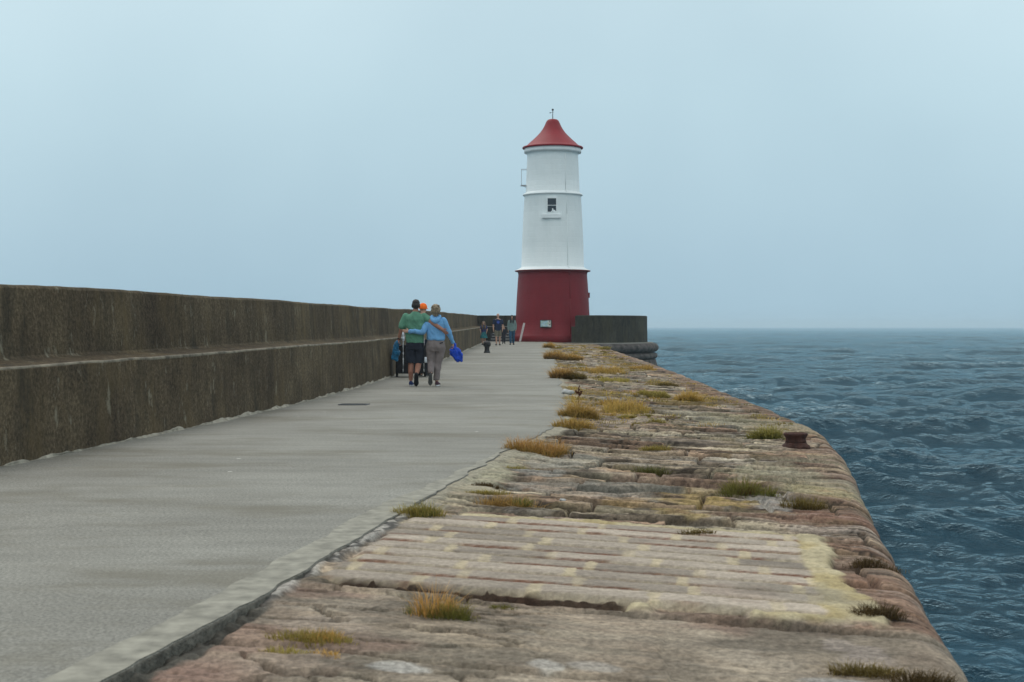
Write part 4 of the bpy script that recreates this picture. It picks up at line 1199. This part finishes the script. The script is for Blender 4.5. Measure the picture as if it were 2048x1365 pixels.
ball(bm, (-.085, .06, .05), (.04, .11, .04)); ball(bm, (.045, -.25, .16), (.04, .045, .10))
blob('body', bm, M['skin_tan'], man, .007, 3)
eyes(man, (.02, .03, 1.695))
bm = bmesh.new()
ball(bm, (.02, .012, 1.732), (.083, .101, .084), 3); ball(bm, (.02, -.032, 1.685), (.078, .068, .078), 3)
ball(bm, (-.055, -.01, 1.68), (.016, .04, .05), 2); ball(bm, (.095, -.01, 1.68), (.016, .04, .05), 2)
blob('hair', bm, M['darkhair'], man, .007, 2, .004, 40)
bm = bmesh.new()
loft(bm, [(0, 0, .905, .192, .128), (0, 0, 1.0, .190, .124), (-.005, 0, 1.12, .192, .124), (0, -.004, 1.27, .218, .138), (0, -.006, 1.39, .232, .138), (.0, -.01, 1.46, .205, .115), (.005, -.01, 1.515, .125, .085), (.008, -.008, 1.555, .068, .066)])
chain(bm, [(-.185, -.01, 1.455), (-.262, -.022, 1.245)], [.082, .078]); chain(bm, [(.185, -.01, 1.455), (.275, -.055, 1.385)], [.082, .076])
blob('t_shirt', bm, M['green'], man, .009, 3, .019, 9)
bm = bmesh.new()
loft(bm, [(0, 0, .955, .178, .118), (0, 0, .86, .196, .132), (0, 0, .76, .200, .128)])
loft(bm, [(-.098, .005, .80, .105, .122), (-.100, .015, .65, .102, .105), (-.095, .025, .485, .100, .098)]); loft(bm, [(.098, .005, .80, .105, .122), (.098, .015, .65, .104, .105), (.090, .02, .475, .104, .10)])
blob('shorts', bm, M['navy'], man, .009, 3, .009, 8)
for nm, heel, d_, up_, mu, ms in (('shoe', (-.085, -.075, .004), (0, 1, .0), (0, 0, 1), 'blueshoe', 'whitesole'), ('shoe', (.048, -.36, .265), (-.03, .42, -1), (0, .92, .4), 'sole', 'sole')):
    b1 = bmesh.new(); b2 = bmesh.new(); shoe(b1, b2, heel, d_, up_, .285, .056)
    s_ = blob(nm, b1, M[mu], man, .008, 2); obj('sole', b2, M[ms], s_, False)
bm = bmesh.new(); chain(bm, [(-.086, -.005, .12), (-.085, .0, .07)], [.043, .046]); obj('sock', bm, M['sock'], man)
bm = bmesh.new(); lathe(bm, [(.030, -.022), (.036, -.02), (.036, .02), (.030, .022)], 20)
wo = obj('wristwatch', bm, M['iron'], man); wo.location = (-.338, .042, .99); wo.rotation_euler = (R(-15), R(15), 0)

def jacket(name, pts, rads, lobes, mat, label, loc, seed):
    bm = bmesh.new()
    chain(bm, pts, rads)
    for a, b, ra, rb in lobes: chain(bm, [a, b], [ra, rb])
    for v in bm.verts: v.co.y = pts[0][1] + (v.co.y - pts[0][1]) * .75
    o = blob(name, bm, mat, None, .010, 2, .035, 12)
    o.location = loc
    return tag(o, label, 'jacket')
jacket('folded_jacket', [(-.365, .06, .90), (-.39, .06, .82), (-.405, .07, .71), (-.425, .07, .62)], [.042, .062, .075, .062],
       [((-.42, .06, .74), (-.462, .06, .585), .055, .042), ((-.385, .08, .74), (-.395, .09, .56), .055, .045), ((-.44, .05, .70), (-.43, .05, .57), .04, .04)], M['teal'], "teal blue jacket hanging from the man's left hand", pm_, 1)

# ---- woman in the pale blue hoodie
pw_ = at(871, 773); pw_.y = pm_.y - .02
wom = thing('person', 'woman in pale blue hoodie and taupe trousers walking away, hugging the man', 'person', pw_)
bm = bmesh.new()
head(bm, (.0, .05, 1.585), .96)
chain(bm, [(0, .02, 1.51), (0, -.01, 1.40)], [.048, .055])
loft(bm, [(0, 0, .90, .17, .11), (0, 0, 1.04, .13, .09), (0, 0, 1.22, .155, .10), (0, 0, 1.34, .165, .095), (0, 0, 1.40, .10, .07)])
WLA = [(-.155, -.01, 1.36), (-.275, -.13, 1.125), (-.545, -.165, 1.145)]
chain(bm, WLA, [.05, .04, .026]); hand(bm, WLA[2], (-1, .12, .06), (0, 1, 0), -1, .3, .92)
WRA = [(.165, -.01, 1.36), (.275, -.02, 1.10), (.365, .05, .89)]
chain(bm, WRA, [.05, .04, .026]); hand(bm, WRA[2], (.1, .05, -1), (-1, .1, 0), -1, 1.2, .92)
chain(bm, [(-.09, 0, .90), (-.10, .04, .49), (-.095, -.12, .36), (-.092, -.27, .285)], [.09, .06, .055, .036]); chain(bm, [(.09, 0, .90), (.045, .02, .49), (.02, -.03, .10)], [.09, .06, .036])
ball(bm, (.01, .04, .05), (.036, .10, .036)); ball(bm, (-.10, -.25, .16), (.036, .04, .09))
blob('body', bm, M['skin'], wom, .007, 3)
eyes(wom, (.0, .05, 1.585), .96)
bm = bmesh.new()
ball(bm, (0, .025, 1.625), (.097, .108, .092), 3); ball(bm, (0, -.025, 1.575), (.093, .082, .095), 3); ball(bm, (0, -.03, 1.505), (.060, .05, .06), 3)
for k in range(26):
    a = random.uniform(0, 6.283); e = random.uniform(-.2, 1.2)
    c_ = V3(.085 * math.cos(a) * math.cos(e), -.01 + .09 * math.sin(a) * math.cos(e), 1.605 + .085 * math.sin(e))
    if c_.y < .07: ball(bm, c_, random.uniform(.022, .034), 2)
blob('hair', bm, M['blonde'], wom, .007, 1, .010, 36)
bm = bmesh.new()
loft(bm, [(.0, 0, .955, .180, .135), (.0, 0, .99, .200, .148), (0, 0, 1.06, .196, .140), (0, 0, 1.18, .188, .128), (0, 0, 1.30, .192, .124), (0, -.0, 1.37, .165, .108), (0, 0, 1.425, .09, .08), (0, .01, 1.455, .065, .065)])
chain(bm, [WLA[0], WLA[1], (-.52, -.16, 1.143)], [.072, .062, .046]); chain(bm, [WRA[0], (.262, -.015, 1.13), WRA[1], (.352, .04, .915)], [.072, .066, .060, .044])
chain(bm, [(-.075, -.07, 1.43), (-.05, -.115, 1.385), (0, -.135, 1.36), (.05, -.115, 1.385), (.075, -.07, 1.43)], [.042, .048, .055, .048, .042])
chain(bm, [(-.07, .0, 1.455), (-.075, -.06, 1.44)], [.035, .035]); chain(bm, [(.07, .0, 1.455), (.075, -.06, 1.44)], [.035, .035])
blob('hoodie', bm, M['hoodie'], wom, .009, 3, .022, 8)
bm = bmesh.new()
loft(bm, [(0, 0, .99, .165, .115), (0, -.008, .90, .198, .138), (0, -.012, .82, .208, .142), (0, 0, .72, .19, .122)])
loft(bm, [(-.103, -.0, .80, .108, .13), (-.105, .02, .65, .094, .102), (-.10, .035, .49, .080, .082)]); chain(bm, [(-.10, .03, .50), (-.097, -.11, .375), (-.093, -.235, .305)], [.078, .072, .066])
loft(bm, [(.103, -.0, .80, .108, .13), (.085, .015, .65, .094, .102), (.05, .02, .48, .078, .08), (.028, -.01, .30, .068, .07), (.02, -.025, .13, .064, .066)])
blob('trousers', bm, M['taupe'], wom, .009, 3, .017, 9)
bm = bmesh.new(); bx(bm, (.125, -.150, .905), (.072, .012, .022), Matrix.Rotation(R(-14), 4, 'Y'), .003); obj('back_pocket', bm, M['navy'], wom, False)
for nm, heel, d_, up_, mu, ms in (('shoe', (.018, -.09, .004), (.12, 1, .0), (0, 0, 1), 'plum', 'whitesole'), ('shoe', (-.095, -.355, .27), (-.03, .42, -1), (0, .92, .4), 'sole', 'greysole')):
    b1 = bmesh.new(); b2 = bmesh.new(); shoe(b1, b2, heel, d_, up_, .27, .05)
    s_ = blob(nm, b1, M[mu], wom, .008, 2); obj('sole', b2, M[ms], s_, False)
jacket('folded_jacket', [(.372, .06, .855), (.385, .06, .77), (.41, .06, .67), (.45, .06, .59)], [.042, .066, .074, .062],
       [((.36, .06, .80), (.345, .06, .70), .06, .055), ((.43, .06, .76), (.50, .06, .65), .05, .05), ((.48, .06, .66), (.535, .06, .53), .06, .042), ((.43, .06, .64), (.462, .07, .52), .07, .045), ((.40, .03, .78), (.47, .03, .60), .04, .035)], M['royal'], "royal blue jacket hanging from the woman's right hand", pw_, 2)

# ---- person in the orange cap, and the black cart
po_ = at(846, 752.5)
capm = thing('person', 'person in an orange cap half hidden behind the embracing couple', 'person', po_, R(-20))
bm = bmesh.new()
head(bm, (0, .02, 1.655)); chain(bm, [(0, 0, 1.58), (0, -.01, 1.46)], [.055, .06])
loft(bm, [(0, 0, .88, .16, .10), (0, 0, 1.05, .155, .10), (0, 0, 1.3, .19, .11), (0, 0, 1.43, .17, .10), (0, 0, 1.48, .10, .07)])
for s in (-1, 1):
    A_ = [(.19 * s, 0, 1.40), (.235 * s, .03, 1.13), (.22 * s, .20, .96)]
    chain(bm, A_, [.055, .043, .029]); hand(bm, A_[2], (-.1 * s, 1, -.3), (0, 0, -1), -s, 1.0)
    chain(bm, [(.09 * s, 0, .9), (.09 * s, .02, .48), (.09 * s, -.01, .09)], [.09, .06, .038])
    ball(bm, (.09 * s, .06, .05), (.04, .11, .04))
blob('body', bm, M['skin'], capm, .010, 3); eyes(capm, (0, .02, 1.655))
bm = bmesh.new(); loft(bm, [(0, 0, .90, .19, .13), (0, 0, 1.1, .19, .125), (0, 0, 1.3, .215, .135), (0, 0, 1.42, .20, .115), (0, 0, 1.49, .09, .08)])
for s in (-1, 1): chain(bm, [(.185 * s, 0, 1.40), (.235 * s, .03, 1.13), (.222 * s, .17, .985)], [.075, .062, .046])
blob('jacket', bm, M['beige'], capm, .011, 3, .012, 9)
bm = bmesh.new(); loft(bm, [(0, 0, .95, .17, .115), (0, 0, .8, .19, .125)])
for s in (-1, 1): loft(bm, [(.095 * s, 0, .85, .10, .12), (.095 * s, .01, .5, .08, .085), (.09 * s, -.01, .10, .066, .07)])
blob('trousers', bm, M['navy'], capm, .011, 3, .01, 9)
for s in (-1, 1):
    b1 = bmesh.new(); b2 = bmesh.new(); shoe(b1, b2, (.09 * s, -.075, .004), (.1 * s, 1, 0), (0, 0, 1)); s_ = blob('shoe', b1, M['sole'], capm, .01, 2); obj('sole', b2, M['greysole'], s_, False)
bm = bmesh.new()
ball(bm, (0, .005, 1.715), (.094, .112, .088), 3); loft(bm, [(0, .0, 1.655, .094, .110), (0, .0, 1.70, .096, .113), (0, .003, 1.73, .094, .11)])
blob('cap', bm, M['orange'], capm, .008, 2)
bm = bmesh.new(); ball(bm, (0, .135, 1.668), (.080, .085, .012), 3); obj('cap_brim', bm, M['orange'], capm)
pc_ = at(822, 755)
ct = thing('handcart', 'black box cart with pale upright poles beside the wall, in front of the orange cap', 'cart', pc_, R(4))
bm = bmesh.new(); bx(bm, (0, .25, .42), (.74, .50, .66), None, .03); bx(bm, (0, .25, .765), (.78, .54, .03), None, .01); bx(bm, (0, .25, .10), (.70, .46, .03), None, .01); obj('box', bm, M['black'], ct, False)
for s in (-1, 1):
    bm = bmesh.new(); lathe(bm, [(.03, -.03), (.085, -.025), (.10, -.015), (.10, .015), (.085, .025), (.03, .03)], 28); wh = obj('wheel', bm, M['sole'], ct); wh.rotation_euler = (0, R(90), 0); wh.location = (.34 * s, .25, .10)
for x in (-.19, .31):
    bm = bmesh.new()
    for z0, z1 in ((.14, .20), (.26, .46), (.52, .60), (.63, .93)): frustum(bm, (x, -.025, z0), (x, -.025, z1), .014, .014, 10)
    frustum(bm, (x, -.02, .12), (x, -.02, .96), .009, .009, 10)
    obj('upright_pole', bm, M['pale'], ct)
bm = bmesh.new(); chain(bm, [(-.20, -.045, 1.12), (-.195, -.05, .98), (-.185, -.05, .90)], [.030, .038, .030]); obj('rolled_cloth', bm, M['bag'], ct)
bm = bmesh.new(); bx(bm, (.36, -.05, .42), (.15, .06, .14), None, .03); obj('white_pouch', bm, M['bag'], ct)

# ---- the far walkers, facing the camera (they face -Y)
def walker(px, py, label, hgt, k_w=1.0, hair=None, top=None, bottom=None, skin='skin', shoes='sole', child=False, bald=False, long=False, arms='down', skirt=False, shorts=False, logo=False, stride=.10, coat=False, sleeve=None):
    p = at(px, py)
    o = thing('person', label, 'person', p, R(180))
    s = hgt / 1.74
    hk = s if not child else s * 1.22
    v = lambda *a: V3(a[0] * s * k_w, a[1] * s, a[2] * s)
    hc = v(0, .03, 1.64)
    if child: hc.z = hgt - .125 * hk
    bm = bmesh.new()
    head(bm, hc, hk); chain(bm, [hc - V3(0, .03, .07) * hk, v(0, -.01, 1.44)], [.052 * s, .06 * s])
    loft(bm, [(0, 0, .88 * s, .16 * s, .10 * s), (0, 0, 1.05 * s, .15 * s, .10 * s), (0, 0, 1.28 * s, .185 * s * k_w, .11 * s), (0, 0, 1.41 * s, .17 * s * k_w, .10 * s), (0, 0, 1.46 * s, .09 * s, .07 * s)])
    for q in (-1, 1):
        if arms == 'down': A_ = [v(.19 * q, 0, 1.38), v(.245 * q, -.01, 1.10), v(.235 * q, .07, .86)]
        else: A_ = [v(.17 * q, 0, 1.36), v(.27 * q, .02, 1.12), v(.22 * q, .10, .93)]
        chain(bm, A_, [.053 * s, .042 * s, .029 * s]); hand(bm, A_[2], (0, .15, -1), (-q, .2, 0), q, .6, s)
        y = stride * q * s
        chain(bm, [v(.09 * q, 0, .88), v(.09 * q, y / s * .5 + .03, .48), v(.08 * q, y / s, .09)], [.088 * s, .058 * s, .036 * s])
        ball(bm, v(.08 * q, y / s + .06, .05), (.036 * s, .10 * s, .036 * s))
    blob('body', bm, M[skin], o, .010, 3)
    eyes(o, hc, hk)
    if not bald or hair:
        bm = bmesh.new()
        if bald:
            ball(bm, hc + V3(0, -.045, .005) * hk, (.080 * hk, .062 * hk, .055 * hk), 3)
        else:
            ball(bm, hc + V3(0, -.018, .040) * hk, (.086 * hk, .096 * hk, .084 * hk), 3); ball(bm, hc + V3(0, -.04, -.02) * hk, (.088 * hk, .07 * hk, .08 * hk), 3)
            if long:
                for q in (-1, 1): chain(bm, [hc + V3(.072 * q, .01, .03) * hk, hc + V3(.086 * q, .03, -.10) * hk, hc + V3(.075 * q, .09, -.24) * hk, hc + V3(.07 * q, .10, -.35) * hk], [.045 * hk, .052 * hk, .058 * hk, .036 * hk])
                chain(bm, [hc + V3(0, -.06, -.05) * hk, hc + V3(0, -.09, -.30) * hk], [.08 * hk, .085 * hk])
        blob('hair', bm, M[hair], o, .009, 2, .008, 30)
    low = .80 if not coat else .50
    bm = bmesh.new(); loft(bm, [(0, 0, low * s, .185 * s, .135 * s), (0, 0, 1.05 * s, .178 * s, .125 * s), (0, 0, 1.28 * s, .208 * s * k_w, .133 * s), (0, 0, 1.39 * s, .195 * s * k_w, .115 * s), (0, 0, 1.455 * s, .09 * s, .08 * s)])
    f_ = 1.0 if (sleeve == 'long') else .42
    for q in (-1, 1):
        if arms == 'down': a0, a1, a2 = v(.19 * q, 0, 1.375), v(.245 * q, -.01, 1.10), v(.237 * q, .06, .89)
        else: a0, a1, a2 = v(.17 * q, 0, 1.36), v(.27 * q, .02, 1.12), v(.22 * q, .10, .95)
        if sleeve == 'long': chain(bm, [a0, a1, a2], [.072 * s, .058 * s, .044 * s])
        elif sleeve != 'none': chain(bm, [a0, a0.lerp(a1, .62)], [.075 * s, .066 * s])
    blob('coat' if coat else 'top', bm, M[top], o, .011, 3, .012, 9)
    bm = bmesh.new()
    if skirt:
        loft(bm, [(0, 0, .98 * s, .15 * s, .11 * s), (0, 0, .85 * s, .20 * s, .15 * s), (0, 0, .50 * s, .27 * s, .21 * s)])
        blob('skirt', bm, M[bottom], o, .011, 3, .03, 14)
    else:
        loft(bm, [(0, 0, .95 * s, .165 * s, .115 * s), (0, 0, .80 * s, .19 * s, .128 * s)])
        end = .50 if shorts else .09
        for q in (-1, 1):
            y = stride * q
            if shorts: loft(bm, [(.095 * q * s, 0, .84 * s, .10 * s, .12 * s), (.10 * q * s, (y * .5 + .02) * s, end * s, .094 * s, .10 * s)])
            else: loft(bm, [(.095 * q * s, 0, .84 * s, .10 * s, .12 * s), (.09 * q * s, (y * .5 + .03) * s, .48 * s, .078 * s, .085 * s), (.08 * q * s, y * s, .09 * s, .06 * s, .065 * s)])
        blob('shorts' if shorts else 'trousers', bm, M[bottom], o, .011, 3, .01, 9)
    for q in (-1, 1):
        b1 = bmesh.new(); b2 = bmesh.new(); shoe(b1, b2, (.08 * q * s, (stride * q - .075) * s, .004), (.12 * q, 1, 0), (0, 0, 1), .265 * s, .05 * s); s_ = blob('shoe', b1, M[shoes], o, .01, 2); obj('sole', b2, M['sole'], s_, False)
    if logo:
        bm = bmesh.new()
        for k in range(10):
            a = 2 * math.pi * k / 10; bx(bm, (-.01 + .055 * math.cos(a), .138 * s, 1.27 * s + .055 * math.sin(a)), (.04, .02, .04))
        bx(bm, (-.03, .138 * s, 1.24 * s), (.07, .021, .06)); blob('shirt_print', bm, M['logo'], o, .008, 1)
    return o
walker(996, 691, 'bald man in navy T-shirt and khaki shorts walking towards the camera', 1.72, 1.06, hair='darkhair', top='navyshirt', bottom='khaki', bald=True, shorts=True, logo=True)
walker(1024, 690, 'woman with long black hair, grey green top and jeans walking towards the camera', 1.64, .94, hair='blackhair', top='sage', bottom='jeans', long=True, sleeve='long')
walker(1007.5, 688, 'small child in dark coat between the bald man and the black haired woman', 1.06, .95, hair='brownhair', top='charcoal', bottom='charcoal', child=True, sleeve='long', coat=True, stride=.05)
walker(967.5, 690.5, 'girl with long light brown hair and teal skirt behind the black bollard', 1.32, .95, hair='brownhair', top='violet', bottom='tealskirt', child=True, long=True, skirt=True, arms='bent', stride=.05)
